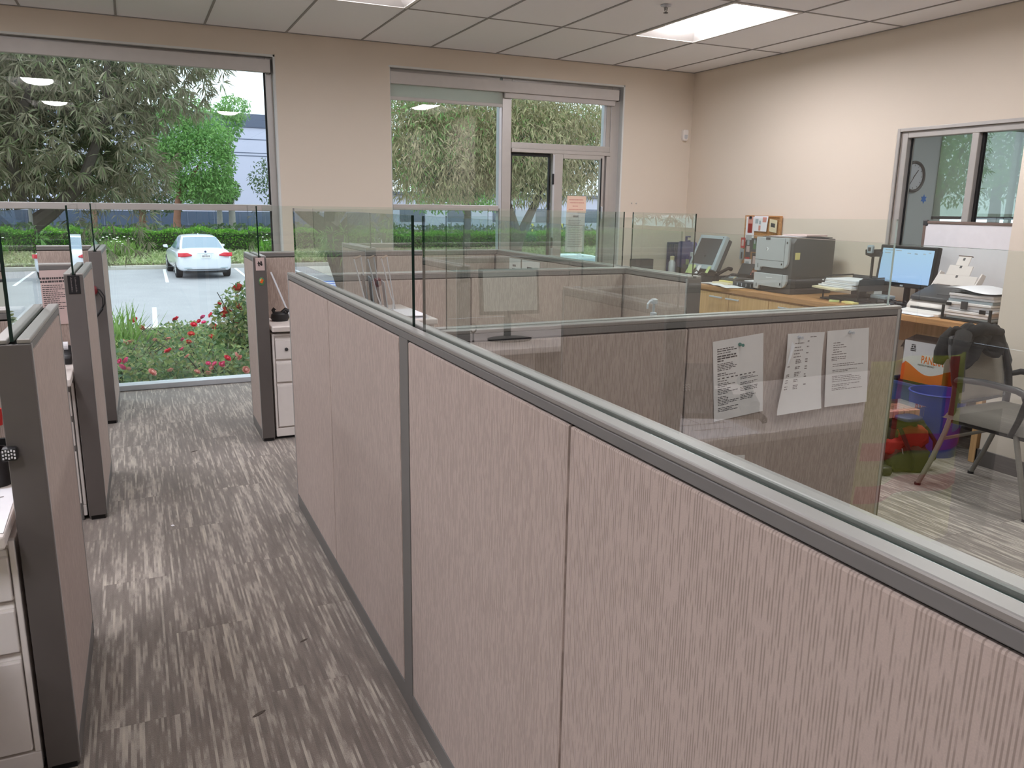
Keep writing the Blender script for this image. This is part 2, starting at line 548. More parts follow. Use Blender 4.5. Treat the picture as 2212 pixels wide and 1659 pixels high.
M['bldg'] = pm('tilt_up_white', (186, 186, 204), 0.8, var=0.03, scale=2)
M['bldg_dark'] = pm('tilt_up_slate', (84, 92, 112), 0.7, var=0.06, scale=2)
M['bldg_glass'] = pm('dark_glazing', (72, 84, 104), 0.15, spec=0.8)
M['carwhite'] = pm('car_paint_white', (226, 230, 238), 0.16, 0.0, 0.6, var=0.01, Coat_Weight=0.6)
M['carglass'] = pm('car_glass', (120, 140, 158), 0.08, 0.0, 0.9, var=0.03)
M['tail'] = pm('tail_lamp_red', (206, 30, 52), 0.2)
M['tyre'] = pm('tyre', (34, 34, 36), 0.85)
M['yellow'] = pm('bollard_yellow', (232, 204, 70), 0.6)
M['blue_cloth'] = pm('far_blue', (70, 100, 190), 0.7)
M['stain'] = pm('carpet_stain', (88, 79, 72), 0.9)
M['darkred'] = pm('dark_red', (112, 30, 36), 0.5)
# ------------------------------------------------------------------ room shell
ZC, YF, XR = 2.817, 6.98, 5.24
YO = 7.16                       # outer face of the window wall
W1 = (-2.6, 1.12)               # window 1, floor to header
W2 = (2.078, 4.417)
ZH = 2.634
T = 0.6096
XO = 1.837

floor = struct(MB().box(-7.5, 12.2, -6.0, YO, -0.16, -0.006).build('floor', M['carpet']))
tile_me = MB().box(-0.1248, 0.1248, -0.4997, 0.4997, -0.006, 0.0).mesh('carpet_tile', M['carpet'])
for i in range(26):
    x = -1.10 + 0.25 * i
    for j in range(8):
        y = -0.15 + 1.0 * j - (0.5 if i % 2 else 0.0)
        if y - 0.5 > YF or y + 0.5 < 0.1:
            continue
        if y + 0.5 > YF:
            continue
        link('carpet_tile', tile_me, floor, (x, y, 0))
for i in range(26):
    x, y = -1.10 + 0.25 * i, (6.85 if i % 2 else 6.35)
    h_ = (YF - y) / 2
    MB().box(-0.1248, 0.1248, -h_ + 0.0003, h_, -0.006, 0.0).build('carpet_tile', M['carpet'], floor, loc=(x, y + h_, 0))

struct(MB().box(-7.5, W1[0], YF, YO, 0, ZH).box(W1[1], W2[0], YF, YO, 0, ZH).box(W2[1], 5.36, YF, YO, 0, ZH)
       .box(-7.5, 5.36, YF, YO, ZH, 3.3).build('wall_far', M['wall']))
struct(MB().box(XR, 5.36, 4.43, YF, 0, ZC + 0.1).box(XR, 5.36, 3.03, 4.43, 0, 0.98).box(XR, 5.36, 3.03, 4.43, 2.075, ZC + 0.1)
       .build('wall_right', M['wall']))
struct(MB().box(4.56, 5.36, -6.0, 3.03, 0, ZC + 0.1).build('wall_corner', M['wall']))
struct(MB().box(-7.62, -7.5, -6.0, YO, 0, 3.3).build('wall_left', M['wall']))
struct(MB().box(-7.62, 5.36, -6.12, -6.0, 0, 3.3).build('wall_near', M['wall']))
struct(MB().box(4.548, 4.56, -5.9, 3.042, 0, 0.1).box(4.548, 4.6, 3.03, 3.042, 0, 0.1).build('baseboard_corner', M['base'], bevel=0.002))
struct(MB().box(W1[1] + 0.002, W2[0] - 0.002, YF - 0.01, YF, 0, 0.1).box(W2[1], XR, YF - 0.01, YF, 0, 0.1).build('baseboard_far', M['base'], bevel=0.002))
struct(MB().box(XR - 0.01, XR, 3.05, YF - 0.02, 0, 0.1).build('baseboard_right', M['base'], bevel=0.002))

# ceiling: slab, T-bars, lay-in tiles
ceil = struct(MB().box(-7.5, 12.2, -6.0, YO, 3.0, 3.1).build('ceiling', M['tile']))
YG = [5.73 - 2 * T * k for k in range(10)]
xs = [XO + T * k for k in range(-15, 6)]
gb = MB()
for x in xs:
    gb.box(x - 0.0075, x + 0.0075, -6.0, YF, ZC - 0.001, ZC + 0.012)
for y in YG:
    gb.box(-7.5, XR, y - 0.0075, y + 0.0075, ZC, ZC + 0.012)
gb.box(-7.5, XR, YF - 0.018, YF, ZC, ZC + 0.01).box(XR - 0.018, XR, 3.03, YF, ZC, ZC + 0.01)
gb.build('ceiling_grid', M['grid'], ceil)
tiles = {}
def ctile(x0, x1, y0, y1):
    key = (round(x1 - x0, 3), round(y1 - y0, 3))
    if key not in tiles:
        a, b = (x1 - x0) / 2 - 0.006, (y1 - y0) / 2 - 0.006
        tiles[key] = MB().box(-a, a, -b, b, 0.004, 0.02).mesh('ceiling_tile', M['tile'])
    link('ceiling_tile', tiles[key], ceil, ((x0 + x1) / 2, (y0 + y1) / 2, ZC))
edges_y = [YF] + YG + [-6.0]
edges_x = [-7.5] + xs + [XR]
for r in range(len(edges_y) - 1):
    y1, y0 = edges_y[r], edges_y[r + 1]
    for c in range(len(edges_x) - 1):
        x0, x1 = edges_x[c], edges_x[c + 1]
        n = c - 15                      # right edge = XO + T*n
        if 0 < c < len(edges_x) - 2 and r >= 1 and n % 4 == 0 and r % 2 == 1:
            continue
        if x1 - x0 < 0.02:
            continue
        ctile(x0, x1, y0, y1)

# recessed lights
def make_light():
    t = thing('ceiling_light', '', 'light')
    a, b, h = T / 2 - 0.008, T - 0.008, 0.085
    f = MB()
    for s in (-1, 1):
        f.box(min(s * a, s * (a - 0.022)), max(s * a, s * (a - 0.022)), -b, b, -0.004, 0.006)
        f.box(-a, a, min(s * b, s * (b - 0.022)), max(s * b, s * (b - 0.022)), -0.004, 0.006)
    f.build('frame', M['trofwhite'], t, bevel=0.002)
    i, j, k, l = a - 0.022, b - 0.022, 0.16, b - 0.20
    h2 = MB()
    h2.quad((-i, -j, 0), (-k, -l, h), (-k, l, h), (-i, j, 0))
    h2.quad((i, j, 0), (k, l, h), (k, -l, h), (i, -j, 0))
    h2.quad((-i, j, 0), (-k, l, h), (k, l, h), (i, j, 0))
    h2.quad((i, -j, 0), (k, -l, h), (-k, -l, h), (-i, -j, 0))
    h2.quad((-k, -l, h), (k, -l, h), (k, l, h), (-k, l, h))
    h2.build('reflector', M['trofwhite'], t)
    ln = MB()
    pts = []
    rr = 0.165
    LB = b - 0.10
    def lens(u, v):
        # a shallow luminous trough with rounded ends
        a1 = (u - 0.5) * math.pi
        y = (v - 0.5) * 2 * LB
        d = LB - abs(y)
        wdt = rr * math.sqrt(max(0.0, 1 - (1 - min(1.0, d / rr)) ** 2))
        return (wdt * math.sin(a1), y, h - 0.002 - 0.055 * math.cos(a1) * (wdt / rr))
    ln.grid(lens, 12, 40)
    ln.build('lens', M['lens'], t, smooth='all')
    return t
lt0 = None
LL = {(0, 1): 'bright recessed ceiling light at the top edge, above the pier between the windows',
      (4, 1): 'bright recessed ceiling light near the right wall beside the sprinkler',
      (-4, 1): 'recessed ceiling light over the far left cubicle by the big window',
      (-4, 3): 'recessed ceiling light over the middle left cubicle row',
      (0, 3): 'recessed ceiling light over the aisle end of the first cubicle',
      (4, 3): 'recessed ceiling light above the paper pinned partition end',
      (-4, 5): 'recessed ceiling light on the left of the row over the camera',
      (0, 5): 'recessed ceiling light in the middle of the row over the camera',
      (4, 5): 'recessed ceiling light on the right of the row over the camera',
      (-8, 1): 'added fill light two rows left of the aisle by the window wall', (-8, 3): 'added fill light two rows left of the aisle, second from the window wall',  # the two leftmost columns are unseen lamps added to brighten the room
      (-8, 5): 'added fill light two rows left of the aisle, third from the window wall',
      (-12, 3): 'added fill light near the left wall, second from the window wall', (-12, 5): 'added fill light near the left wall, third from the window wall'}
for (n, r), lab in LL.items():
    if lt0 is None:
        lt0 = make_light()
        lt0['label'] = lab; lt0['group'] = 'recessed ceiling lights'
        o = lt0
    else:
        o = dup(lt0, (0, 0, 0), 0, lab)
    o.location = (XO + T * n - T / 2, (edges_y[r] + edges_y[r + 1]) / 2, ZC)
    lm = 'lens_dim' if n == 0 or (n, r) == (4, 5) else 'lens_bright' if n == 4 else 'lens'
    if lm:
        for chd in o.children:
            if chd.name.startswith('lens'):
                chd.material_slots[0].link = 'OBJECT'
                chd.material_slots[0].material = M[lm]

for x, lab in ((7.2, 'added fill light of the side room near the clock'), (10.0, 'added fill light of the side room near its window')):  # unseen lamps added to brighten the side room
    o = dup(lt0, (x, 4.6, 2.9), 0, lab)
    for chd in o.children:
        if chd.name.startswith('lens'):
            chd.material_slots[0].material = M['lens_bright']
# ------------------------------------------------------------------ windows
FY0, FY1, GY = 7.04, 7.11, 7.075
def bar(name, win, x0, x1, z0, z1, m='frame', y0=FY0, y1=FY1):
    return MB().box(x0, x1, y0, y1, z0, z1).build(name, M[m], win, bevel=0.004)
def pane(win, x0, x1, z0, z1, y=GY):
    return MB().box(x0, x1, y - 0.004, y + 0.004, z0, z1).build('pane', M['window_glass'], win)

w1 = struct(link('window_1', None)); 
bar('frame_jamb', w1, 1.062, 1.12, 0, ZH)
bar('frame_jamb', w1, W1[0], W1[0] + 0.06, 0, ZH)
bar('frame_head', w1, W1[0] + 0.06, 1.062, 2.56, ZH)
bar('transom', w1, W1[0] + 0.06, 1.062, 1.426, 1.477)
bar('sill', w1, W1[0] + 0.06, 1.062, 0.0, 0.045, 'frame_lt', 6.985, FY1)
pane(w1, W1[0] + 0.06, 1.062, 1.477, 2.56)
pane(w1, W1[0] + 0.06, 1.062, 0.045, 1.426)
MB().box(1.05, 1.062, GY - 0.012, GY + 0.012, 0.045, 1.426).box(1.05, 1.062, GY - 0.012, GY + 0.012, 1.477, 2.56).build('gasket', M['gasket'], w1)
MB().box(W1[1] - 0.004, W1[1], YF + 0.001, FY0, 0, ZH).box(W1[0], W1[1] - 0.004, YF + 0.001, FY0, ZH - 0.004, ZH).build('reveal', M['reveal'], w1)
MB().box(W1[1] - 0.002, W1[1] + 0.012, YF - 0.003, YF + 0.002, 0.1, ZH + 0.012).box(W1[0], W1[1] + 0.012, YF - 0.003, YF + 0.002, ZH - 0.002, ZH + 0.012).build('corner_bead', M['reveal'], w1)

w2 = struct(link('window_2', None))
bar('frame_jamb', w2, 2.078, 2.105, 0, ZH)
bar('frame_jamb', w2, 4.32, 4.417, 0, ZH)
bar('mullion', w2, 3.155, 3.25, 0, ZH)
MB().box(3.128, 3.155, FY0 + 0.005, FY1, 0.06, ZH - 0.06).build('mullion_edge', M['frame_lt'], w2, bevel=0.002)
bar('frame_head', w2, 2.105, 3.128, 2.56, ZH)
bar('frame_head', w2, 3.25, 4.32, 2.56, ZH)
bar('transom', w2, 2.105, 3.128, 1.447, 1.497)
bar('sill', w2, 2.105, 4.32, 0.0, 0.05, 'frame_lt', 6.985, FY1)
bar('transom', w2, 3.25, 4.32, 2.02, 2.075)
pane(w2, 2.105, 3.128, 1.497, 2.56)
pane(w2, 2.105, 3.128, 0.05, 1.447)
pane(w2, 3.25, 4.25, 2.075, 2.56)
MB().box(4.25, 4.275, GY - 0.02, GY + 0.03, 2.075, 2.56).build('glazing_bead', M['frame_lt'], w2)
MB().box(4.275, 4.32, FY0 + 0.01, FY1, 2.075, 2.56).build('glazing_bead', M['frame'], w2)
bar('transom', w2, 3.25, 4.32, 0.80, 0.86)
pane(w2, 3.25, 4.32, 0.05, 0.80)
bar('sash_track', w2, 3.25, 4.32, 1.985, 2.02, 'frame', FY0 - 0.02, FY1)
sash = MB().box(3.25, 3.27, 7.06, 7.09, 0.86, 1.985).box(3.66, 3.68, 7.06, 7.09, 0.86, 1.985).box(3.27, 3.66, 7.06, 7.09, 1.955, 1.985).box(3.27, 3.66, 7.06, 7.09, 0.86, 0.90)
sash.build('sash', M['gasket'], w2, bevel=0.003)
MB().box(3.27, 3.66, 7.072, 7.078, 0.90, 1.955).build('pane', M['window_glass'], w2)
s2 = MB().box(3.68, 3.70, 7.02, 7.06, 0.86, 1.985).box(4.21, 4.25, 7.02, 7.06, 0.86, 1.985).box(3.79, 4.21, 7.02, 7.06, 1.945, 1.985).box(3.79, 4.21, 7.02, 7.06, 0.86, 0.90).box(3.70, 3.79, 7.02, 7.06, 0.86, 1.985)
so = s2.build('sash', M['frame'], w2, bevel=0.003)
MB().box(3.683, 3.70, 7.016, 7.02, 0.87, 1.975).build('stile_edge', M['frame_lt'], w2)
MB().box(4.21, 4.222, 7.012, 7.02, 0.88, 1.96).build('gasket', M['gasket'], w2)
MB().box(3.79, 4.21, 7.037, 7.043, 0.90, 1.945).build('pane', M['window_glass'], w2)
MB().box(3.672, 3.69, 7.0, 7.02, 1.70, 1.80).box(3.672, 3.69, 7.0, 7.02, 1.10, 1.20).build('latch', M['black'], w2, bevel=0.004)
MB().box(4.222, 4.236, 6.99, 7.02, 1.38, 1.50).build('handle', M['frame_lt'], w2, bevel=0.004)
MB().box(4.28, 4.32, FY0 - 0.01, FY1, 0.86, 1.985).box(4.25, 4.28, FY0 + 0.02, FY1, 0.86, 1.985).build('sash_jamb', M['frame'], w2, bevel=0.003)
MB().box(W2[1] - 0.004, W2[1], YF + 0.001, FY0, 0, ZH).box(W2[0], W2[1] - 0.004, YF + 0.001, FY0, ZH - 0.004, ZH).box(W2[0], W2[0] + 0.004, YF + 0.001, FY0, 0, ZH).build('reveal', M['reveal'], w2)
MB().box(W2[0] - 0.01, W2[1] + 0.012, YF - 0.003, YF + 0.002, ZH - 0.002, ZH + 0.012).box(W2[1] - 0.002, W2[1] + 0.012, YF - 0.003, YF + 0.002, 0.1, ZH + 0.012).build('corner_bead', M['reveal'], w2)

# roller shades
s = thing('roller_shade', 'long grey roller shade box rolled up over the big left window', 'shade', (W1[1], 7.0, 2.6))
def in_parent(b, t):
    return b.xf(Matrix.Translation(-t.location))
in_parent(MB().prism([(6.985, 2.51), (7.035, 2.51), (7.035, 2.60), (6.985, 2.608)], 'x', W1[0] + 0.01, 1.096), s).build('fascia', M['shade'], s, bevel=0.004)
in_parent(MB().box(1.096, 1.102, 6.983, 7.037, 2.505, 2.61), s).build('end_bracket', M['dark'], s, bevel=0.002)
in_parent(MB().tube([(W1[0] + 0.03, 7.012, 2.525), (1.09, 7.012, 2.525)], 0.012, 10), s).build('hem_bar', M['shade'], s, smooth=True)
s = thing('roller_shade', 'grey roller shade box over the smaller window, left cloth pulled slightly lower', 'shade', (W2[0], 7.0, 2.6))
in_parent(MB().prism([(6.985, 2.503), (7.035, 2.503), (7.035, 2.592), (6.985, 2.60)], 'x', 2.084, 4.372), s).build('fascia', M['shade'], s, bevel=0.004)
in_parent(MB().box(4.372, 4.378, 6.983, 7.037, 2.498, 2.602), s).build('end_bracket', M['dark'], s, bevel=0.002)
in_parent(MB().box(2.086, 3.148, 7.019, 7.021, 2.40, 2.51), s).build('shade_cloth', M['shade_cloth'], s)
in_parent(MB().box(2.086, 3.148, 7.010, 7.030, 2.372, 2.402), s).build('hem_bar', M['shade'], s, bevel=0.006)
in_parent(MB().box(3.165, 4.345, 7.008, 7.030, 2.455, 2.5025), s).build('hem_bar', M['shade'], s, bevel=0.006)

# interior window to the side room
w3 = struct(link('window_3', None))
def ib(name, y0, y1, z0, z1, m='frame', x0=5.25, x1=5.33):
    return MB().box(x0, x1, y0, y1, z0, z1).build(name, M[m], w3, bevel=0.004)
ib('frame_jamb', 4.376, 4.43, 0.98, 2.075)
ib('frame_head', 3.03, 4.376, 2.03, 2.075)
ib('frame_sill', 3.03, 4.376, 0.98, 1.02)
ib('mullion', 3.812, 3.862, 1.02, 2.03)
ib('sash_edge', 3.792, 3.812, 1.02, 2.03, 'gasket', 5.285, 5.315)
ib('gasket', 4.366, 4.376, 1.02, 2.03, 'gasket', 5.288, 5.304)
MB().box(5.296, 5.302, 3.862, 4.36, 1.02, 2.03).build('pane', M['window_glass'], w3)
MB().box(5.296, 5.302, 3.04, 3.785, 1.02, 2.03).build('pane', M['window_glass'], w3)
MB().box(XR - 0.012, 5.25, 4.43, 4.455, 0.96, 2.10).box(XR - 0.012, 5.25, 3.035, 4.43, 2.075, 2.10).build('casing', M['frame'], w3, bevel=0.003)

# side room seen through it
struct(MB().box(5.36, 8.97, YF, YO, 0, 3.0).box(8.97, 12.2, YF, YO, 0, 0.8).box(8.97, 12.2, YF, YO, 2.55, 3.0).build('wall_side_room_far', M['wall_side']))
struct(MB().box(12.2, 12.3, 1.5, YO, 0, 3.0).build('wall_side_room_right', M['wall_side']))
struct(MB().box(5.36, 12.3, 1.4, 1.5, 0, 3.0).build('wall_side_room_near', M['wall_side']))
w4 = struct(link('window_4', None))
MB().box(8.97, 9.02, 7.04, 7.11, 0.8, 2.55).build('frame_jamb', M['frame'], w4, bevel=0.004)
MB().box(9.02, 12.2, 7.04, 7.11, 0.8, 0.85).build('sill', M['frame'], w4, bevel=0.004)
MB().box(10.5, 10.56, 7.04, 7.11, 0.85, 2.55).build('mullion', M['frame'], w4, bevel=0.004)
MB().box(9.02, 10.5, 7.071, 7.079, 0.85, 2.55).build('pane', M['window_glass'], w4)
MB().box(10.56, 12.2, 7.071, 7.079, 0.85, 2.55).build('pane', M['window_glass'], w4)
s = thing('roller_shade', 'sheer greenish roller shade lowered in the side room window', 'shade', (8.97, 6.96, 2.5))
in_parent(MB().box(8.945, 12.15, 6.969, 6.971, 1.44, 2.56), s).build('shade_cloth', M['shade_sheer'], s)
in_parent(MB().box(8.94, 12.15, 6.955, 6.985, 1.405, 1.44), s).build('hem_bar', M['dark'], s, bevel=0.006)
c = thing('wall_clock', 'round grey wall clock seen through the side room window', 'clock', (8.535, YF - 0.001, 1.90))
MB().tube([(0.168 * math.cos(k * math.pi / 18), -0.016, 0.168 * math.sin(k * math.pi / 18)) for k in range(37)], 0.018, 8, cap=False).build('rim', M['dark'], c, smooth=True)
MB().lathe([(0.152, 0.0), (0.152, 0.012)], 32).build('face', M['frame_lt'], c, rot=(R(90), 0, 0))
tk = MB()
for k in range(12):
    an = k * math.pi / 6
    tk.tube([(0.125 * math.sin(an), -0.0135, 0.125 * math.cos(an)), (0.14 * math.sin(an), -0.0135, 0.14 * math.cos(an))], 0.003, 4)
stuff(tk.build('minute_marks', M['dark'], c))
MB().box(-0.004, 0.004, -0.018, -0.015, -0.02, 0.10).build('minute_hand', M['black'], c, rot=(0, R(40), 0))
MB().box(-0.003, 0.003, -0.021, -0.018, -0.02, 0.12).build('hour_hand', M['black'], c, rot=(0, R(215), 0))
st = []
for k in range(12):
    an = k * math.pi / 6
    rr = 0.055 if k % 2 == 0 else 0.03
    st.append((8.766 + rr * math.sin(an), 1.643 + rr * math.cos(an)))
tag(MB().prism(st, 'y', YF - 0.003, YF - 0.0005).build('star_decal', M['bluefoil']), 'small blue star stuck on the grey wall below the clock', 'decal')

# sprinkler, motion sensor, screw anchors
s = thing('sprinkler', 'small ceiling sprinkler head left of the recessed light', 'sprinkler', (3.338, 4.80, ZC))
MB().lathe([(0.036, 0.0), (0.034, -0.006), (0.014, -0.010)], 16).build('escutcheon', M['frame_lt'], s, smooth=True)
MB().tube([(0, 0, -0.008), (0, 0, -0.03)], 0.007, 8).build('nozzle', M['steel'], s)
MB().tube([(-0.014, 0, -0.012), (-0.010, 0, -0.03), (0, 0, -0.045)], 0.003, 6).tube([(0.014, 0, -0.012), (0.010, 0, -0.03), (0, 0, -0.045)], 0.003, 6).build('yoke', M['steel'], s)
MB().lathe([(0.016, -0.045), (0.016, -0.048)], 12).build('deflector', M['dark'], s)
s = thing('motion_sensor', 'small white motion sensor high on the far wall corner', 'sensor', (5.150, YF, 2.215))
MB().prism([(-0.032, 0.045), (-0.026, 0.055), (0.026, 0.055), (0.032, 0.045), (0.032, -0.03), (0.02, -0.052), (-0.02, -0.052), (-0.032, -0.03)], 'y', -0.04, -0.001).build('housing', M['white'], s, bevel=0.005, smooth=True)
MB().prism([(-0.018, 0.005), (0.018, 0.005), (0.018, -0.025), (0.01, -0.036), (-0.01, -0.036), (-0.018, -0.025)], 'y', -0.045, -0.04).build('lens_window', M['frame_lt'], s, bevel=0.002)
for k, lab in ((0, 'left of two small screw anchors on the far wall right of the smaller window'), (1, 'right of two small screw anchors on the far wall right of the smaller window')):
    tag(MB().lathe([(0.006, 0), (0.008, 0.004), (0.004, 0.007)], 10).build('wall_anchor', M['frame'], loc=(4.561 + 0.055 * k, YF - 0.0005, 1.537), rot=(R(90), 0, 0), smooth=True), lab, 'anchor', 'screw anchors')
# ------------------------------------------------------------------ cubicle partitions
ZP, ZT, PT = 1.18, 1.478, 0.076
def partition(label, p0, rz, L, seams, panes, posts=(), caps=(True, True), name='cubicle_partition', e0=1, e1=1, group='grey cubicle partitions'):
    """runs along local +y from p0; +x face; seams = panel borders (L positions); panes = glass (y0, y1)"""
    t = thing(name, label, 'partition', (p0[0], p0[1], 0), rz, group)
    h = PT / 2
    MB().box(-h + 0.012, h - 0.012, 0.006, L - 0.006, 0.02, ZP - 0.03).build('core', M['slot'], t)
    cuts = sorted([0.012] + list(seams) + [q for p in posts for q in p] + [L - 0.012])
    for sgn in (-1, 1):
        a, b = (h - 0.012, h) if sgn > 0 else (-h, -h + 0.012)
        for i in range(len(cuts) - 1):
            y0, y1 = cuts[i], cuts[i + 1]
            if any(abs(y0 - p[0]) < 1e-6 and abs(y1 - p[1]) < 1e-6 for p in posts):
                e = 0.001 * sgn
                MB().box(a, b, y0 + 0.002, y1 - 0.002, 0.02, ZP - 0.03).build('post', M['greypaint'], t, bevel=0.0015)
                continue
            MB().box(a, b, y0 + 0.0025, y1 - 0.0025, 0.072, ZP - 0.036).build('fabric_panel', M['fabric'], t, bevel=0.004)
        k0, k1 = (h - 0.010, h - 0.0005) if sgn > 0 else (-h + 0.0005, -h + 0.010)
        MB().box(k0, k1, 0.012, L - 0.012, 0.004, 0.068).build('kick_plate', M['greypaint'], t, bevel=0.0015)
        r0, r1 = (0.0095, h + 0.001) if sgn > 0 else (-h - 0.001, -0.0095)
        MB().box(r0, r1, 0.0, L, ZP - 0.012, ZP).build('top_rail', M['alu'], t, bevel=0.003)
        MB().box(min(sgn * (h - 0.006), sgn * (h + 0.0005)), max(sgn * (h - 0.006), sgn * (h + 0.0005)), 0.0, L, ZP - 0.031, ZP - 0.0125).build('rail_skirt', M['greypaint'], t, bevel=0.0015)
    for k, on in enumerate(caps):
        if not on:
            continue
        y0, y1 = (-0.004, 0.006) if k == 0 else (L - 0.006, L + 0.004)
        MB().box(-h, h, y0, y1, 0.022, ZP - 0.0125).build('end_cap', M['endcap'], t, bevel=0.002)
        MB().box(-h + 0.008, h - 0.008, max(y0, 0.006), min(y1, L - 0.006) if k else y1 + 0.02, 0.0, 0.02).build('foot', M['black'], t) if k == 0 else MB().box(-h + 0.008, h - 0.008, L - 0.03, L - 0.006, 0.0, 0.02).build('foot', M['black'], t)
        for sgn in (-1, 1):
            x0, x1 = (h - 0.004, h + 0.0015) if sgn > 0 else (-h - 0.0015, -h + 0.004)
            yy = (0.006, 0.018) if k == 0 else (L - 0.018, L - 0.006)
            MB().box(x0, x1, yy[0], yy[1], 0.022, ZP - 0.0125).build('edge_trim', M['trim'], t, bevel=0.001)
    for (y0, y1) in panes:
        g = MB()
        zb = ZP - 0.006
        x = 0.004
        g.quad((x, y0, zb), (x, y1, zb), (x, y1, ZT), (x, y0, ZT), 0)
        g.quad((-x, y1, zb), (-x, y0, zb), (-x, y0, ZT), (-x, y1, ZT), 0)
        g.quad((-x, y0, zb), (x, y0, zb), (x, y0, ZT), (-x, y0, ZT), e0)
        g.quad((x, y1, zb), (-x, y1, zb), (-x, y1, ZT), (x, y1, ZT), e1)
        g.quad((-x, y0, ZT), (x, y0, ZT), (x, y1, ZT), (-x, y1, ZT), 1)
        g.quad((-x, y1, zb), (x, y1, zb), (x, y0, zb), (-x, y0, zb), 1)
        g.build('glass_pane', [M['glass'], M['glass_edge'], M['edge_glint']], t)
    return t
PX = 0.648 + PT / 2
# aisle run on the right (local origin at its near end, behind the camera)
YN = -0.75
partition('long grey fabric partition along the aisle with a grey post and glass on top', (PX, YN), 0, 3.925 - YN,
          [0.24 - YN, 1.152 - YN, 3.055 - YN], [(0.02, 2.025 - YN), (2.115 - YN, 3.905 - YN)], posts=[(2.055 - YN, 2.135 - YN)])
RX = R(-90)
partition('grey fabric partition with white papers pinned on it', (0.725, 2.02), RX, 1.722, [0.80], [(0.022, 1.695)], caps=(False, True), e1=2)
partition('grey fabric partition behind the first one, closing the same cubicle', (0.725, 3.80), RX, 1.715, [0.80], [(0.03, 1.66)], caps=(False, False))
partition('grey partition running towards the wooden counter, dark end near it', (2.478, 3.20), 0, 2.40, [0.62, 1.5], [(0.02, 0.57), (0.66, 2.37)], posts=[(0.575, 0.635)])
partition('grey fabric partition furthest back, under the smaller window', (0.725, 5.56), RX, 1.715, [0.80], [(0.05, 1.66)], caps=(False, False))
partition('short grey wing partition right of the aisle with two stickers on its end', (PX, 5.14), 0, 0.46, [], [(0.02, 0.44)])
# left row, turned by a hair
LZ = R(-0.66)
def left_wing(y0, L, lab, pane):
    return partition(lab, (-0.246 + (y0 - 2.2) * 0.0115 - PT / 2 + 0.0, y0), LZ, L, [], [pane])
left_wing(2.21, 0.73, 'nearest short grey wing partition on the left with a clip on its end', (0.0, 0.64))
left_wing(4.12, 0.73, 'second grey wing partition on the left with a black label on its end', (0.0, 0.66))
left_wing(5.965, 0.73, 'third grey wing partition on the left, nearest the big window', (0.0, 0.66))
LXN = [(-0.32, 2.885, 'grey fabric divider behind the nearest left desk'), (-0.30, 4.795, 'grey fabric divider with a pink notice behind the second left desk'), (-0.28, 6.61, 'grey fabric divider beside the big window, furthest back on the left')]
for x, y, lab in LXN:
    partition(lab, (x - 1.95, y), RX + LZ, 1.945, [0.98], [], caps=(True, False))
# ------------------------------------------------------------------ cubicle furniture
def worktop(label, x0, x1, y0, y1, z=0.73, group='white cubicle worktops'):
    t = thing('worktop', label, 'desk', ((x0 + x1) / 2, (y0 + y1) / 2, 0), 0, group)
    a, b = (x1 - x0) / 2, (y1 - y0) / 2
    MB().box(-a, a, -b, b, z - 0.035, z).build('desktop', M['worktop'], t, bevel=0.006)
    for s in (-1, 1):
        MB().box(s * (a - 0.03) - 0.012, s * (a - 0.03) + 0.012, -b * 0.5, b - 0.02, 0.0, z - 0.035).build('support_panel', M['greypaint'], t, bevel=0.002)
    return t
def pedestal(label, x0, x1, y0, y1, h, lock=False, group='white file pedestals'):
    t = thing('file_pedestal', label, 'file cabinet', ((x0 + x1) / 2, (y0 + y1) / 2, 0), 0, group)
    a, b = (x1 - x0) / 2, (y1 - y0) / 2
    c = MB().box(-a, a, -b + 0.02, b, 0.02, h)
    c.box(-a, a, -b, -b + 0.021, 0.02, 0.075).box(-a, -a + 0.014, -b, -b + 0.021, 0.075, h).box(a - 0.014, a, -b, -b + 0.021, 0.075, h).box(-a + 0.014, a - 0.014, -b, -b + 0.021, h - 0.012, h)
    c.build('body', M['white'], t, bevel=0.003)
    MB().box(-a + 0.02, a - 0.02, -b + 0.03, b - 0.03, 0.0, 0.02).build('plinth', M['black'], t)
    zs = [0.082, 0.082 + (h - 0.1) * 0.5, 0.082 + (h - 0.1) * 0.75, h - 0.018]
    for i in range(3):
        z0, z1 = zs[i] + 0.004, zs[i + 1] - 0.008
        d = MB().box(-a + 0.018, a - 0.018, -b - 0.006, -b + 0.02, z0, z1 - 0.016)
        d.hexa([(-a + 0.018, -b + 0.006, z1 - 0.016), (a - 0.018, -b + 0.006, z1 - 0.016), (a - 0.018, -b + 0.02, z1 - 0.016), (-a + 0.018, -b + 0.02, z1 - 0.016),
                (-a + 0.018, -b + 0.012, z1), (a - 0.018, -b + 0.012, z1), (a - 0.018, -b + 0.02, z1), (-a + 0.018, -b + 0.02, z1)])
        do = d.build('drawer', M['white'], t, bevel=0.003)
        if lock and i == 2:
            MB().lathe([(0.011, 0), (0.011, 0.008), (0.006, 0.01)], 14).build('lock', M['dark'], do, loc=(-a + 0.085, -b - 0.006, (z0 + z1) / 2 - 0.005), rot=(R(90), 0, 0))
    return t
worktop('white worktop of the nearest left cubicle with a paper at its edge', -2.2, -0.335, 2.10, 2.79)
pedestal('white three drawer pedestal at the left edge of the photo', -0.73, -0.332, 2.21, 2.76, 0.675)
worktop('white worktop of the second left cubicle, mostly behind the black labelled wing', -2.2, -0.305, 3.95, 4.695)
pedestal('white three drawer pedestal beside the black labelled wing', -0.72, -0.308, 4.14, 4.68, 0.675)
worktop('white worktop beside the stickered wing, holding a black thing', 0.735, 2.40, 5.10, 5.515, 0.745)
pedestal('white three drawer pedestal with a lock beside the stickered wing', 0.737, 1.13, 5.155, 5.51, 0.69, True)
worktop('white worktop in the closed cubicle behind the first partition', 1.20, 2.42, 3.02, 3.755, 0.75)
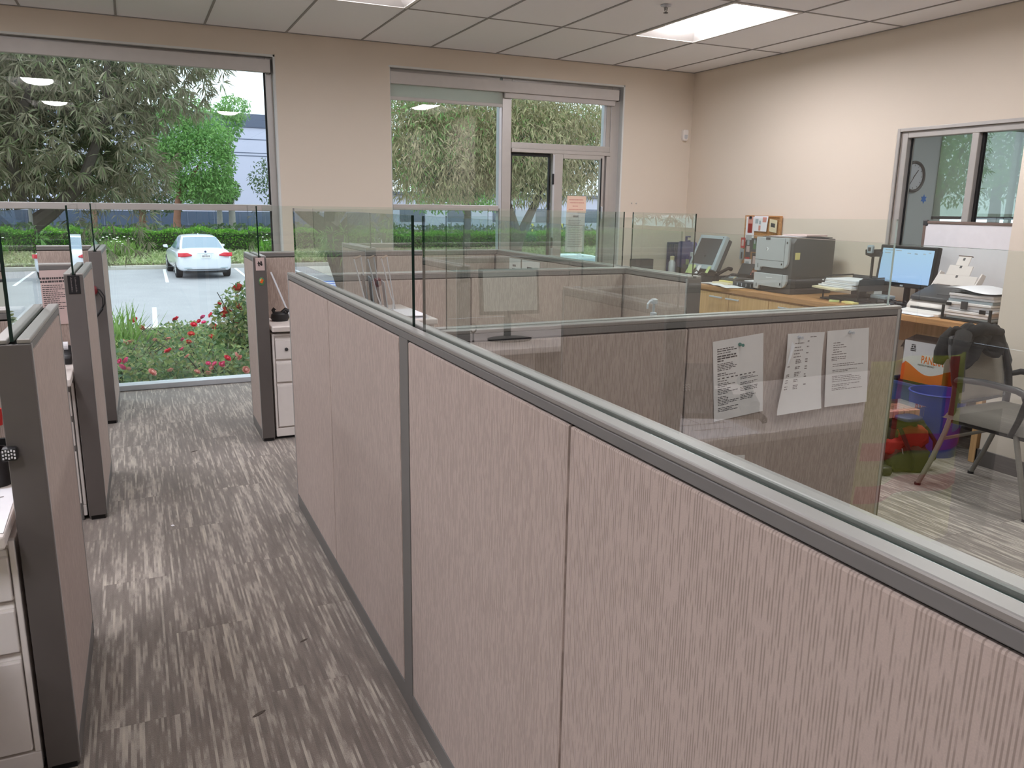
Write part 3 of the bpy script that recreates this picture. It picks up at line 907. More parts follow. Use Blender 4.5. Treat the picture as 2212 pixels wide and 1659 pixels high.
t = thing('storage_cabinet', 'pale storage cabinet behind the black glass edge, papers and rack on top', 'cabinet', (0.945, 3.47, 0))
MB().box(-0.20, 0.20, -0.23, 0.27, 0.03, 1.005).build('body', M['white'], t, bevel=0.004)
MB().box(-0.205, 0.205, -0.26, 0.275, 1.005, 1.03).build('top', M['worktop'], t, bevel=0.005)
MB().box(-0.195, 0.195, -0.25, -0.231, 0.06, 0.995).build('door', M['white'], t, bevel=0.003)
MB().box(-0.17, -0.155, -0.268, -0.25, 0.5, 0.65).build('handle', M['steel'], t, bevel=0.003)
MB().box(-0.19, 0.19, -0.21, 0.25, 0, 0.03).build('plinth', M['black'], t)

# ------------------------------------------------------------------ printed sheets
def sheet(name, label, corners, bulge=None, lines=(), mats=('paper', 'ink'), cat='paper', pin=None, group=None, n=8, off=0.0012, blobs=()):
    """corners TL TR BR BL in the world; lines: (u0, u1, v, h) in 0..1 from the top left"""
    TL, TR, BR, BL = [Vector(c) for c in corners]
    nor = (BL - TL).cross(TR - TL).normalized()
    org = BL.copy()
    def P(u, v, d=0.0):
        p = (TL * (1 - u) + TR * u) * (1 - v) + (BL * (1 - u) + BR * u) * v
        return p + nor * (d + (bulge(u, v) if bulge else 0.0)) - org
    t = MB().grid(lambda u, v: P(u, v, off), n, n)
    t2 = MB().grid(lambda u, v: P(1 - u, v, off - 0.0006), n, n)
    t._add(t2.v, t2.f)
    o = t.build(name, M[mats[0]], None, smooth='all', loc=org)
    tag(o, label, cat, group)
    if lines:
        pr = MB()
        for (u0, u1, v, hh) in lines:
            k = max(1, int((u1 - u0) * n))
            for i in range(k):
                a, b = u0 + (u1 - u0) * i / k, u0 + (u1 - u0) * (i + 1) / k
                pr.quad(P(a, v + hh, off + .0006), P(b, v + hh, off + .0006), P(b, v, off + .0006), P(a, v, off + .0006))
        stuff(pr.build('print', M[mats[1]], o))
    for i, (u0, u1, v0, v1, mm) in enumerate(blobs):
        MB().grid(lambda a, b: P(u0 + (u1 - u0) * a, v0 + (v1 - v0) * b, off + 0.0005 + 0.0003 * i), 4, 4).build('picture', M[mm], o)
    if pin:
        u, v, mm = pin
        p = P(u, v, off)
        q = Vector(nor)
        MB().tube([p, p + q * 0.004, p + q * 0.005, p + q * 0.014, p + q * 0.015, p + q * 0.018], [0.006, 0.006, 0.003, 0.003, 0.005, 0.005], 10).build('push_pin', M[mm], o, smooth=True)
    return o
def words(rng, u0, u1, v, h):
    """one typed line as word-length dashes"""
    out = []
    u = u0
    while u < u1 - 0.01:
        w_ = rng.uniform(0.03, 0.09)
        out.append((u, min(u + w_, u1), v, h))
        u += w_ + 0.012
    return out
rg = random.Random(4)
yE = 2.02 - PT / 2 - 0.0015
L1 = []
for v, h, u1 in ((.10, .012, .42), (.125, .012, .46), (.155, .010, .34), (.185, .018, .45), (.215, .018, .47), (.245, .016, .2)):
    L1 += words(rg, .08, u1, v, h)
for v in (.285, .305, .325, .345, .365):
    L1 += words(rg, .08, rg.uniform(.25, .5), v, .009)
L1 += words(rg, .08, .24, .405, .012) + words(rg, .08, .45, .43, .009)
for k in range(9):
    L1.append((.08 + k * .088, .13 + k * .088, .465, .013))
for v in (.50, .53, .55, .57, .60, .62, .64, .66, .70, .72, .74, .76, .78, .80, .84, .86, .88):
    L1 += words(rg, .08, rg.uniform(.25, .5), v, .008)
for v in (.50, .52, .57, .59, .63, .65, .67, .72, .74, .76, .78):
    L1 += words(rg, .53, rg.uniform(.66, .9), v, .008)
sheet('pinned_paper', 'left white typed paper on the partition, held by a green pin', [(1.618, yE, 1.099), (1.820, yE, 1.117), (1.845, yE, .854), (1.645, yE, .837)], None, L1, ('paper', 'ink'), pin=(.52, .09, 'teal'), group='papers on the first partition')
L2 = []
for v in (.12, .17, .21, .25, .29, .33, .35, .37, .42, .44, .49, .51, .53, .58, .60, .65, .67, .69):
    L2 += words(rg, .22 if v < .3 else .3, rg.uniform(.40, .48), v, .012)
for v in (.1, .17, .25, .33, .36, .42, .45, .52, .55, .65):
    L2 += words(rg, .56, .62, v, .014)
L2 += words(rg, .62, .80, .05, .01)
for v in (.4, .5, .52, .57, .60, .65, .68):
    L2 += words(rg, .06, .15, v, .012)
def curl(u, v):
    return 0.045 * max(0.0, 0.45 - u) ** 1.3 * math.sin(math.pi * min(1, v * 1.1)) + 0.03 * v * v
mid_ = sheet('pinned_paper', 'middle white typed paper with a curling left edge, clear pin', [(1.925, yE, 1.108), (2.088, yE, 1.106), (2.075, yE, .848), (1.880, yE, .842)], curl, L2, ('paper', 'ink_soft'), pin=(.3, .05, 'frame_lt'), group='papers on the first partition', n=14)
fc_ = sheet('folded_corner', 'small folded back left corner of the curling middle paper', [(1.925, yE - .022, 1.085), (1.938, yE - .022, 1.07), (1.921, yE - .026, 1.03), (1.906, yE - .026, 1.0)], None, (), ('paper_w', 'ink'), n=2)
del fc_['label'], fc_['category']
fc_.parent = mid_
fc_.location = fc_.location - mid_.location
L3 = []
for v in (.16, .19, .22, .25, .28, .31, .345, .37, .39):
    L3 += words(rg, .12 + .03 * (v < .3), rg.uniform(.2, .48), v, .009)
for v in (.44, .465, .52, .54, .60, .62, .645, .67, .71, .73, .76, .78):
    L3 += words(rg, .15, rg.uniform(.4, .88), v, .008)
sheet('pinned_paper', 'right white typed paper nearest the partition end, clear pin', [(2.099, yE, 1.108), (2.293, yE, 1.11), (2.309, yE, .846), (2.108, yE, .845)], lambda u, v: 0.012 * v, L3, ('paper', 'ink_soft'), pin=(.53, .04, 'frame_lt'), group='papers on the first partition')
L4 = []
for v in (.14, .19, .24):
    L4 += words(rg, .35, .85, v, .014)
o = sheet('pinned_paper', 'lower white paper below the three pinned papers, mostly hidden by the rail', [(1.63, yE, .722), (1.784, yE, .709), (1.791, yE, .47), (1.632, yE, .47)], None, L4, ('paper', 'ink'), group='papers on the first partition', blobs=[(.2, .32, .06, .16, 'bluefoil')])
# two notices inside the second cubicle
xG = 2.478 - PT / 2 - 0.0015
for y0, y1, lab, h in ((5.285, 5.095, 'left of two small notices high on the partition by the smaller window', .02), (5.075, 4.80, 'right of two small notices high on the partition by the smaller window', .024)):
    LL_ = words(rg, .3, .6, .18, .06) + words(rg, .25, .75, .30, .02) + words(rg, .15, .9, .5, .02) + words(rg, .15, .9, .6, .02)
    sheet('pinned_paper', lab, [(xG, y0, 1.135), (xG, y1, 1.135), (xG, y1, .90), (xG, y0, .90)], None, LL_, ('paper', 'ink'), group='notices on the far partition')
# pink notice on the left
yS = 4.7345
LS = []
for v, h in ((.13, .036), (.19, .036)):
    LS += words(rg, .06, .96, v, h)
for i in range(13):
    LS += words(rg, .34, rg.uniform(.7, .95), .27 + i * .036, .014)
for i in range(4):
    LS += words(rg, .08, .26, .30 + i * .09, .014)
sheet('pinned_paper', 'pinkish printed notice with a bold heading hanging on the second left divider', [(-.515, yS, 1.146), (-.318, yS, 1.150), (-.322, yS - .005, .87), (-.505, yS - .005, .87)], None, LS, ('paper_pink', 'ink'))
# paper on the nearest left desk
rp_ = [(.1, .9, .2, .02), (.1, .9, .5, .02), (.5, .52, .2, .3), (.1, .12, .2, .3), (.2, .8, .7, .015)]
sheet('loose_paper', 'white printed form lying on the nearest left worktop', [(-.60, 2.43, .7305), (-.345, 2.47, .7305), (-.338, 2.12, .7305), (-.60, 2.10, .7305)], None, rp_, ('paper_w', 'ink_soft'))
# window notices
sheet('taped_notice', 'peach notice taped high on the sliding window pane', [(3.842, 7.012, 1.597), (4.052, 7.012, 1.597), (4.055, 7.012, 1.438), (3.838, 7.012, 1.438)], None, words(rg, .1, .85, .2, .05) + words(rg, .15, .9, .38, .05) + words(rg, .3, .6, .58, .05) + words(rg, .1, .85, .78, .05), ('paper_orange', 'skin'))
ln = []
for i in range(16):
    ln += words(rg, .12, rg.uniform(.7, .92), .18 + i * .045, .012)
sheet('taped_notice', 'long grey white notice taped below the peach notice on the window', [(3.836, 7.012, 1.434), (4.048, 7.012, 1.434), (4.045, 7.012, 1.06), (3.832, 7.012, 1.06)], None, words(rg, .35, .65, .06, .05) + ln, ('paper', 'ink_soft'))

# ------------------------------------------------------------------ things on the end caps and left desks
def cap_x(y0):
    return -0.246 + (y0 - 2.2) * 0.0115 - PT / 2
xB = cap_x(4.12)
t = tag(MB().box(-0.024, 0.024, -0.003, 0, 0, 0.083).build('label_plate', M['black'], loc=(xB, 4.1155, 1.088), bevel=0.001), 'black label plate on the end of the second left wing', 'label')
lp = MB()
for i in range(18):
    for cx_ in (-0.010, 0.007):
        lp.box(cx_ - 0.002, cx_ + rg.uniform(0, 0.004), -0.0036, -0.003, 0.008 + i * 0.0038, 0.0098 + i * 0.0038)
stuff(lp.build('small_print', M['ink_soft'], t))
xD = PX
t = tag(MB().box(-0.0265, 0.0265, -0.0025, 0, 0, 0.078).build('end_sticker', M['paper_pink'], loc=(xD + 0.001, 5.1355, 1.092)), 'white sticker with a black N mark on the stickered wing end', 'sticker')
text('lettering', 'N', 0.034, (0, -0.003, 0.03), FACE_MY, M['black'], t, 'CENTER', bold=0.001)
nb = MB()
for k in range(9):
    a0 = rg.uniform(0, 6.28)
    nb.tube([(0, -0.003, 0.042), (0.017 * math.cos(a0), -0.003, 0.042 + 0.017 * math.sin(a0))], 0.0016, 4)
stuff(nb.build('scribble', M['black'], t))
t = tag(MB().lathe([(0.020, 0), (0.020, 0.0025), (0.017, 0.004)], 18, sx=0.85, sy=1.25).build('round_sticker', M['green'], loc=(xD + 0.005, 5.1358, 1.025), rot=(R(90), 0, 0)), 'round green and orange sticker below the N sticker', 'sticker')
MB().prism([(-.011, -.004), (.002, -.012), (.012, .008), (.0, .018)], 'z', 0.004, 0.0055).build('picture', M['orange'], t)
MB().prism([(-.013, .002), (-.004, .004), (.0, .02), (-.01, .014)], 'z', 0.004, 0.0058).build('picture', M['paper_g'], t)
# patterned clip on the nearest wing
t = thing('bulldog_clip', 'black and white patterned clip on the nearest left wing end', 'clip', (-0.314, 2.2035, 0.905))
MB().prism([(-.017, -.016), (.017, -.014), (.016, .015), (-.015, .017)], 'y', -0.03, 0.0).build('clip_body', M['black'], t, bevel=0.004, smooth=True)
for i in range(5):
    for j in range(3):
        MB().box(-.014 + i * .006, -.0105 + i * .006, -0.0312, -0.0300, -.010 + j * .0085 + .002 * (i % 2), -.005 + j * .0085 + .002 * (i % 2)).build('white_mark', M['paper_w'], t)
# pen cup
t = thing('pen_cup', 'black cup of red pens on the nearest left worktop behind the wing', 'cup', (-0.402, 2.52, 0.73))
MB().lathe([(0.04, 0), (0.043, 0.10), (0.039, 0.10), (0.036, 0.01)], 18).build('cup', M['black'], t, smooth=True)
for k, (dx, dy, hh, mm) in enumerate(((.012, .0, .20, 'red'), (-.012, .012, .19, 'petal_pink'), (.0, -.015, .175, 'bluefoil'), (-.02, -.008, .18, 'tan'))):
    MB().tube([(dx * .4, dy * .4, .012), (dx * 1.5, dy * 1.5, hh)], 0.005, 6).build('pen', M[mm], t)
MB().tube([(.018, 0, .17), (.025, 0, .215)], [0.015, 0.011], 8).build('pen_topper', M['red'], t, smooth=True)
t = thing('desk_tray', 'black desk tray at the left edge of the photo, on the nearest left worktop', 'tray', (-0.50, 2.60, 0.73))
MB().box(-.15, .12, -.10, .16, 0, .008).box(-.15, -.142, -.10, .16, .008, .07).box(.112, .12, -.10, .16, .008, .07).box(-.142, .112, .152, .16, .008, .07).build('tray', M['black'], t, bevel=0.002)
# headset hanging on the third left wing
xC = cap_x(5.965)
t = thing('cable_loop', 'black cable loop with a red reel hanging on the third left wing', 'cable', (xC - 0.03, 5.955, 0.90))
MB().lathe([(0.034, 0), (0.036, 0.012), (0.026, 0.020), (0.012, 0.021)], 20).build('reel', M['darkred'], t, loc=(-0.01, 0, 0.02), rot=(R(90), 0, 0), smooth=True)
MB().lathe([(0.015, 0.020), (0.012, 0.025)], 14).build('reel_hub', M['dark'], t, loc=(-0.01, 0, 0.02), rot=(R(90), 0, 0), smooth=True)
pts = [(0.005, -0.012, 0.035), (0.04, -0.013, 0.02), (0.062, -0.013, -0.02), (0.06, -0.013, -0.07), (0.035, -0.013, -0.12), (0.0, -0.013, -0.155)]
MB().tube(pts, 0.004, 6).build('cable', M['black'], t, smooth=True)
MB().tube([(q[0] - 0.012, q[1] - 0.004, q[2] - 0.012) for q in pts[1:]], 0.004, 6).build('cable', M['black'], t, smooth=True)
MB().tube([(0.045, -0.018, -0.10), (0.0, -0.018, -0.16)], 0.008, 8).build('plug', M['black'], t, smooth=True)
# second left desk: tape dispenser, small box
t = thing('tape_dispenser', 'black tape dispenser on the second left worktop', 'tape dispenser', (-0.345, 4.38, 0.73))
MB().prism([(-.07, 0), (.07, 0), (.07, .02), (.045, .075), (.02, .08), (-.01, .04), (-.05, .045), (-.07, .03)], 'x', -.025, .025).build('body', M['black'], t, bevel=0.004, smooth=True)
MB().lathe([(0.026, -0.012), (0.026, 0.012)], 16).build('tape_roll', M['paper_w'], t, loc=(0, 0.03, 0.07), rot=(0, R(90), 0))
t = thing('scissors', 'small scissors handle standing by the tape dispenser on the left worktop', 'scissors', (-0.36, 4.22, 0.73))
rgp = [(0.018 * math.cos(a), 0, 0.085 + 0.026 * math.sin(a)) for a in [k * math.pi / 7 for k in range(15)]]
MB().tube(rgp, 0.005, 6).build('handle', M['brownflap'], t, smooth=True)
MB().box(-.005, .005, -.002, .002, 0.0, .062).build('blade', M['steel'], t, bevel=0.001)
# right wing desk: camera-like black thing, ruler
t = thing('desk_gadget', 'lumpy black gadget on the worktop beside the stickered wing', 'gadget', (0.825, 5.36, 0.745))
MB().lathe([(.045, 0), (.055, .02), (.05, .045), (.03, .058)], 12, sx=1.1).build('base', M['black'], t, smooth=True)
MB().tube([(-.03, 0, .045), (-.042, 0, .07), (-.03, 0, .082)], .012, 8).build('knob', M['black'], t, smooth=True)
MB().tube([(.01, -.01, .05), (.035, -.01, .074), (.055, -.01, .06)], .014, 8).build('grip', M['black'], t, smooth=True)
t = thing('long_ruler', 'thin pale stick leaning on the back panel beside the stickered wing', 'ruler', (0.905, 5.42, 0.745))
MB().hexa([(-.006, -.003, 0), (.006, -.003, 0), (.006, .003, 0), (-.006, .003, 0), (-.108, .087, .305), (-.096, .087, .305), (-.096, .093, .305), (-.108, .093, .305)]).build('stick', M['frame_lt'], t, bevel=0.001)
MB().box(-.016, .012, -.012, .012, 0, .012).build('foot_stub', M['paper_y'], t, bevel=0.002)
# wire rack on the storage cabinet
t = thing('wire_sorter', 'white wire file sorter with folders on the pale storage cabinet', 'file sorter', (0.93, 3.42, 1.03))
for k, dx in enumerate((-.06, 0.0, .06)):
    wpts = [(dx - .07 + .04, -.02, .245), (dx + .01, -.02, .08), (dx + .02, -.02, .055), (dx + .015, -.02, .0)]
    MB().tube([(q[0], q[1], q[2]) for q in wpts], .003, 6).build('wire', M['frame_lt'], t, smooth=True)
    MB().tube([(dx + .09 - .05, .14, .245), (dx + .075, .14, .0)], .003, 6).build('wire', M['frame_lt'], t, smooth=True)
    MB().tube([(dx - .03, -.02, .245), (dx + .04, .14, .245)], .0045, 6).build('top_wire', M['tan'], t, smooth=True)
MB().tube([(-.11, -.02, .002), (.11, -.02, .002), (.13, .14, .002), (-.05, .14, .002), (-.11, -.02, .002)], .003, 6).build('base_wire', M['frame_lt'], t)
for k in range(4):
    MB().hexa([(-.03 + k * .03, .0, .006), (-.026 + k * .03, .0, .006), (-.006 + k * .03, .12, .006), (-.01 + k * .03, .12, .006), (-.045 + k * .03, .0, .17 - k * .01), (-.041 + k * .03, .0, .17 - k * .01), (-.021 + k * .03, .12, .17 - k * .01), (-.025 + k * .03, .12, .17 - k * .01)]).build('folder', M[('dark', 'silver', 'printer_dark', 'silver')[k]], t)
t = thing('paper_pile', 'low pile of white papers on the pale storage cabinet', 'papers', (1.02, 3.36, 1.03))
for k in range(4):
    MB().box(-.10 + .012 * k, .095 - .006 * (k % 2), -.13 + .01 * (k % 3), .10, .004 * k, .004 * k + .0036).build('sheet', M['paper_w'], t)
# hand sanitiser
t = thing('pump_bottle', 'white hand sanitizer pump bottle standing behind the first partition', 'bottle', (2.21, 3.15, 0.75))
PH = .035
MB().lathe([(.036, 0), (.038, .01), (.038, .16 + PH), (.028, .19 + PH), (.014, .20 + PH), (.014, .215 + PH)], 18).build('bottle', M['clear'], t, smooth=True)
MB().lathe([(.033, .004), (.034, .012), (.034, .13 + PH)], 18).build('gel', M['frame_lt'], t, smooth=True)
MB().lathe([(.016, .213 + PH), (.016, .232 + PH), (.006, .236 + PH), (.006, .275 + PH), (.016, .277 + PH), (.017, .296 + PH), (.008, .300 + PH)], 14).tube([(0, 0, .288 + PH), (-.03, -.01, .29 + PH), (-.045, -.015, .276 + PH), (-.047, -.016, .255 + PH)], .005, 8).build('pump', M['frame_lt'], t, smooth=True)

# desk phone
def desk_phone(label, loc, rz):
    t = thing('desk_phone', label, 'phone', loc, rz, 'desk phones')
    MB().prism([(-.11, 0), (.10, 0), (.10, .07), (.06, .075), (-.11, .022)], 'x', -.10, .12).build('base', M['black'], t, bevel=0.005, smooth=True)
    hs = MB().tube([(-.145, -.10, .055), (-.145, -.06, .075), (-.145, .06, .115), (-.145, .10, .105)], [.02, .015, .015, .02], 10)
    hs.build('handset', M['black'], t, smooth=True)
    MB().box(-.165, -.105, -.10, .10, 0.0, .05).build('cradle', M['black'], t, bevel=0.004)
    MB().hexa([(-.03, .05, .075), (.11, .05, .075), (.11, .06, .075), (-.03, .06, .075), (-.03, .11, .17), (.11, .11, .17), (.11, .122, .17), (-.03, .122, .17)]).build('display', M['dark'], t, bevel=0.003)
    for i in range(4):
        for j in range(3):
            MB().box(-.07 + j * .03, -.048 + j * .03, -.09 + i * .032, -.07 + i * .032, .028 + i * .0104, .038 + i * .0104).build('key', M['dark'], t, bevel=0.002)
    pts = [(-.145 + .012 * math.cos(k * 1.3), -.11 - .0035 * k, .03 + .012 * math.sin(k * 1.3)) for k in range(36)]
    MB().tube(pts, .003, 5).build('coiled_cord', M['black'], t, smooth=True)
    return t
desk_phone('black desk phone on the nearest left worktop, seen mirrored in the glass', (-0.62, 2.42, 0.73), R(25))
# monitor of the second left cubicle (its mirror image shows in the long glass)
def monitor(name, label, loc, rz, w_, h_, z0, scr, tilt=8, bez='black', stand='oval', bw=0.016, group=None):
    t = thing(name, label, 'monitor', loc, rz, group)
    hd = link('display', MB().box(-w_ / 2, w_ / 2, -0.02, 0.025, 0, h_).mesh('display', M[bez], bevel=0.006), t, (0, 0, z0), (R(-tilt), 0, 0))
    MB().box(-w_ / 2 + bw, w_ / 2 - bw, -0.0225, -0.0195, bw * 1.3, h_ - bw).build('screen', M[scr], hd)
    MB().tube([(0, 0.045, 0.0), (0, 0.045, z0 + h_ * 0.4)], 0.022, 10).build('neck', M['dark' if bez != 'black' else 'black'], t, smooth=True)
    if stand == 'oval':
        MB().lathe([(0.115, 0), (0.118, 0.008), (0.09, 0.014), (0.02, 0.018)], 28, sx=1.15, sy=0.85).build('stand', M['dark'], t, smooth=True)
    else:
        MB().box(-0.11, 0.11, -0.09, 0.11, 0, 0.012).build('stand', M['black'], t, bevel=0.005)
    return t, hd
monitor('desk_monitor', 'monitor on the second left worktop, seen mirrored in the long glass', (-0.60, 4.24, 0.73), R(6), 0.36, 0.27, 0.15, 'screen_dim', group='desk monitors')
# vest on a chair back by the nearest left desk, mirrored in the glass

# ------------------------------------------------------------------ wooden counter along the right wall
ct = thing('wooden_counter', 'long oak counter along the right wall carrying printers and monitors', 'counter', (4.9, 4.9, 0))
def cl(b):
    return b.xf(Matrix.Translation((-4.9, -4.9, 0)))
cl(MB().box(4.545, 5.236, 3.035, 6.965, 0.80, 0.84)).build('worktop', M['oak_top'], ct, bevel=0.003)
cl(MB().box(4.57, 5.225, 3.06, 3.10, 0.0, 0.80)).build('end_panel', M['oak'], ct, bevel=0.002)
cl(MB().box(5.205, 5.23, 3.10, 4.40, 0.55, 0.80)).build('modesty_panel', M['oak'], ct, bevel=0.002)
CAB = [(4.436, 4.922), (4.922, 5.402), (5.402, 5.882), (5.882, 6.36), (6.36, 6.93)]
CL = ['oak cabinet at the knee space end of the counter', 'second oak cabinet from the knee space under the counter', 'third oak cabinet from the knee space under the counter', 'fourth oak cabinet, behind the dark partition end', 'oak cabinet in the far corner under the counter']
for (y0, y1), lab in zip(CAB, CL):
    c = thing('base_cabinet', lab, 'cabinet', (4.88, (y0 + y1) / 2, 0), 0, 'oak base cabinets')
    b = (y1 - y0) / 2
    MB().box(-.305, .345, -b + .002, b - .002, .08, .799).build('carcass', M['oak'], c, bevel=0.002)
    MB().box(-.27, .33, -b + .004, b - .004, 0, .08).build('plinth', M['dark'], c)
    d = MB().box(-.328, -.307, -b + .003, b - .003, .085, .786).build('door', M['oak'], c, bevel=0.0025)
    hy = {4.922: .33, 5.402: -.02}.get(y0, -.02)
    yc = {4.922: 5.332, 5.402: 5.547, 4.436: 4.706}.get(y0, (y0 + y1) / 2) - (y0 + y1) / 2
    h = MB().box(-.356, -.346, yc - .083, yc + .083, .746, .759)
    h.box(-.348, -.326, yc - .06, yc - .05, .748, .757).box(-.348, -.326, yc + .05, yc + .06, .748, .757)
    h.build('handle', M['frame_lt'], d, bevel=0.002)
ZT_ = 0.8405
# cork board and its sheets
t = thing('cork_board', 'cork board leaning on the right wall behind the printer', 'board', (5.222, 5.80, 0.842))
MB().box(-.004, .004, -.215, .215, .02, .585).build('cork', M['cork'], t)
fr_ = MB().box(-.012, .008, -.235, -.215, 0, .60).box(-.012, .008, .215, .235, 0, .60).box(-.012, .008, -.215, .215, 0, .02).box(-.012, .008, -.215, .215, .585, .60)
fr_.build('frame', M['oak_top'], t, bevel=0.003)
xk = 5.214
def card(lab, y0, y1, z0, z1, m, blobs=(), tilt=0.0, name='pinned_card', bulge=None, dx=0.0):
    return sheet(name, lab, [(xk - dx, y0, z1), (xk - dx, y1, z1 - tilt), (xk - dx, y1, z0 - tilt), (xk - dx, y0, z0)], bulge, (), (m, 'ink'), 'card', None, 'cards on the cork board', n=6, blobs=blobs)
card('calendar page with a person in red at the top left of the cork board', 6.02, 5.90, 1.20, 1.438, 'paper_w', [(.25, .8, .05, .65, 'skin'), (.35, .65, .02, .14, 'black'), (.3, .75, .3, .66, 'redcloth'), (.15, .8, .75, .93, 'printer_grey')], dx=.002)
card('calendar page with blue lettering and a curling corner at the top of the cork board', 5.905, 5.725, 1.30, 1.438, 'paper_w', [(.08, .3, .2, .5, 'silver'), (.36, .5, .3, .55, 'silver'), (.62, .9, .08, .4, 'skin'), (.35, .5, .62, .95, 'skin')], 0, 'pinned_card', lambda u, v: .03 * max(0, u - .55) * v, dx=.004)
card('cream card with a small dark photo at the right of the cork board', 5.695, 5.60, 1.305, 1.415, 'cream', [(.2, .75, .3, .62, 'dark')], .012, dx=.012)
card('red and white card at the left of the lower cork board row', 6.06, 6.0, 1.14, 1.235, 'red', [(.2, .7, .2, .8, 'paper_pink')], dx=.01)
card('dark picture card second from left on the lower cork board row', 6.0, 5.925, 1.02, 1.235, 'printer_dark', [(.2, .8, .35, .6, 'paper_pink'), (.1, .9, .82, .98, 'red'), (.3, .7, .1, .3, 'silver')], dx=.003)
card('green tree card on the lower cork board row beside the printer', 5.925, 5.83, 1.11, 1.235, 'printer_dark', [(.3, .7, .2, .8, 'green'), (.4, .6, .1, .4, 'silver')], dx=.003)
card('small pale card with a figure at the left edge of the cork board', 6.065, 6.01, 1.03, 1.13, 'silver', [(.3, .7, .3, .9, 'dark')], dx=.009)
card('white handwritten card in the middle of the lower cork board', 6.0, 5.905, .93, 1.04, 'paper_w', [(.2, .7, .2, .5, 'silver')], dx=.005)
card('dark card beside the handwritten card on the cork board', 5.90, 5.83, .96, 1.10, 'dark', [(.2, .8, .2, .7, 'paper_pink')], dx=.004)
card('group photo card at the bottom of the cork board', 6.01, 5.84, .875, .94, 'skin', [(.1, .3, .3, 1, 'dark'), (.42, .6, .2, 1, 'paper_w'), (.7, .9, .3, 1, 'dark')], dx=.003)

# laser printer
t = thing('laser_printer', 'large two tone laser printer with a paper drawer unit on the counter', 'printer', (4.68, 5.04, ZT_))
def side(u, z): return (u, z)
MB().prism([(.0, 0), (.44, 0), (.44, .435), (.03, .44), (.0, .40)], 'y', -.205, .195).build('body', M['printer_dark'], t, bevel=0.008, smooth=True)
def fp(pts, x0=-.022, x1=.0):
    return MB().prism(pts, 'x', x0, x1)
def rounded(y0, y1, z0, z1, notch):
    # front plate: y right edge is -y; bottom right is rounded, bottom middle is cut away
    P_ = [(y1, z0), (y1 - .055, z0), (y1 - .065, z0 + .03), (y1 - .085, z0 + notch), (y0 + .055, z0 + notch)]
    for k in range(5):
        a = R(-90) - k * R(22.5)
        P_.append((y0 + .055 + .055 * math.cos(a), z0 + notch + .055 + .055 * math.sin(a)))
    P_ += [(y0, z1), (y1, z1)]
    return P_
up = fp(rounded(-.175, .195, .165, .438, .035)).build('front_cover', M['printer_grey'], t, bevel=0.004)
lo = fp(rounded(-.175, .195, .018, .150, .028)).build('paper_drawer', M['printer_grey'], t, bevel=0.004)
MB().box(-.0225, -.0215, -.135, -.132, .20, .436).build('cover_seam', M['dark'], up)
MB().box(-.0225, -.0215, -.132, .195, .255, .258).build('cover_seam', M['dark'], up)
MB().box(-.0235, -.02, .035, .085, .418, .438).build('finger_notch', M['dark'], up, bevel=0.003)
MB().lathe([(.014, 0), (.013, .002)], 18).build('round_emblem', M['paper_w'], up, loc=(-.022, .062, .345), rot=(0, R(-90), 0))
MB().lathe([(.009, .002), (.008, .003)], 14, sx=1.2, sy=.5).build('emblem_mark', M['dark'], up, loc=(-.022, .066, .345), rot=(0, R(-90), 0))
MB().box(-.0235, -.0215, -.162, -.150, .395, .412).build('status_window', M['black'], up)
MB().box(-.0235, -.0215, .155, .160, .19, .225).build('slot', M['black'], up)
MB().box(-.0235, -.0215, -.118, -.106, .225, .24).build('slot', M['black'], up)
MB().box(-.0235, -.0215, .155, .160, .035, .065).build('slot', M['black'], lo)
MB().box(-.0235, -.0215, -.118, -.106, .065, .085).build('slot', M['black'], lo)
MB().box(-.0235, -.0215, -.02, .05, .116, .121).build('drawer_grip', M['paper_w'], lo)
MB().box(-.0225, -.0215, -.135, -.132, .046, .150).build('drawer_seam', M['dark'], lo)
MB().box(.05, .40, -.207, -.204, .03, .14).build('side_panel', M['dark'], t, bevel=0.002)
MB().box(.03, .42, -.19, .18, .438, .446).build('top_cover', M['printer_dark'], t, bevel=0.003)
tag(MB().box(0, .05, -.001, .0, 0, .055).build('sticky_note', M['paper_y'], loc=(4.70, 4.832, 1.115)), 'yellow sticky note on the dark side of the laser printer', 'sticky note', 'yellow sticky notes')
sheet('loose_paper', 'white paper lying on top of the laser printer', [(4.75, 5.20, ZT_ + .447), (4.98, 5.20, ZT_ + .447), (4.98, 4.87, ZT_ + .447), (4.75, 4.87, ZT_ + .447)], None, (), ('paper_w', 'ink'))
tag(MB().box(-.11, .11, -.13, .13, 0, .012).build('paper_pad', M['paper_pink'], loc=(4.95, 5.0, ZT_ + .452), bevel=.002), 'pinkish pad of paper on top of the laser printer', 'pad')

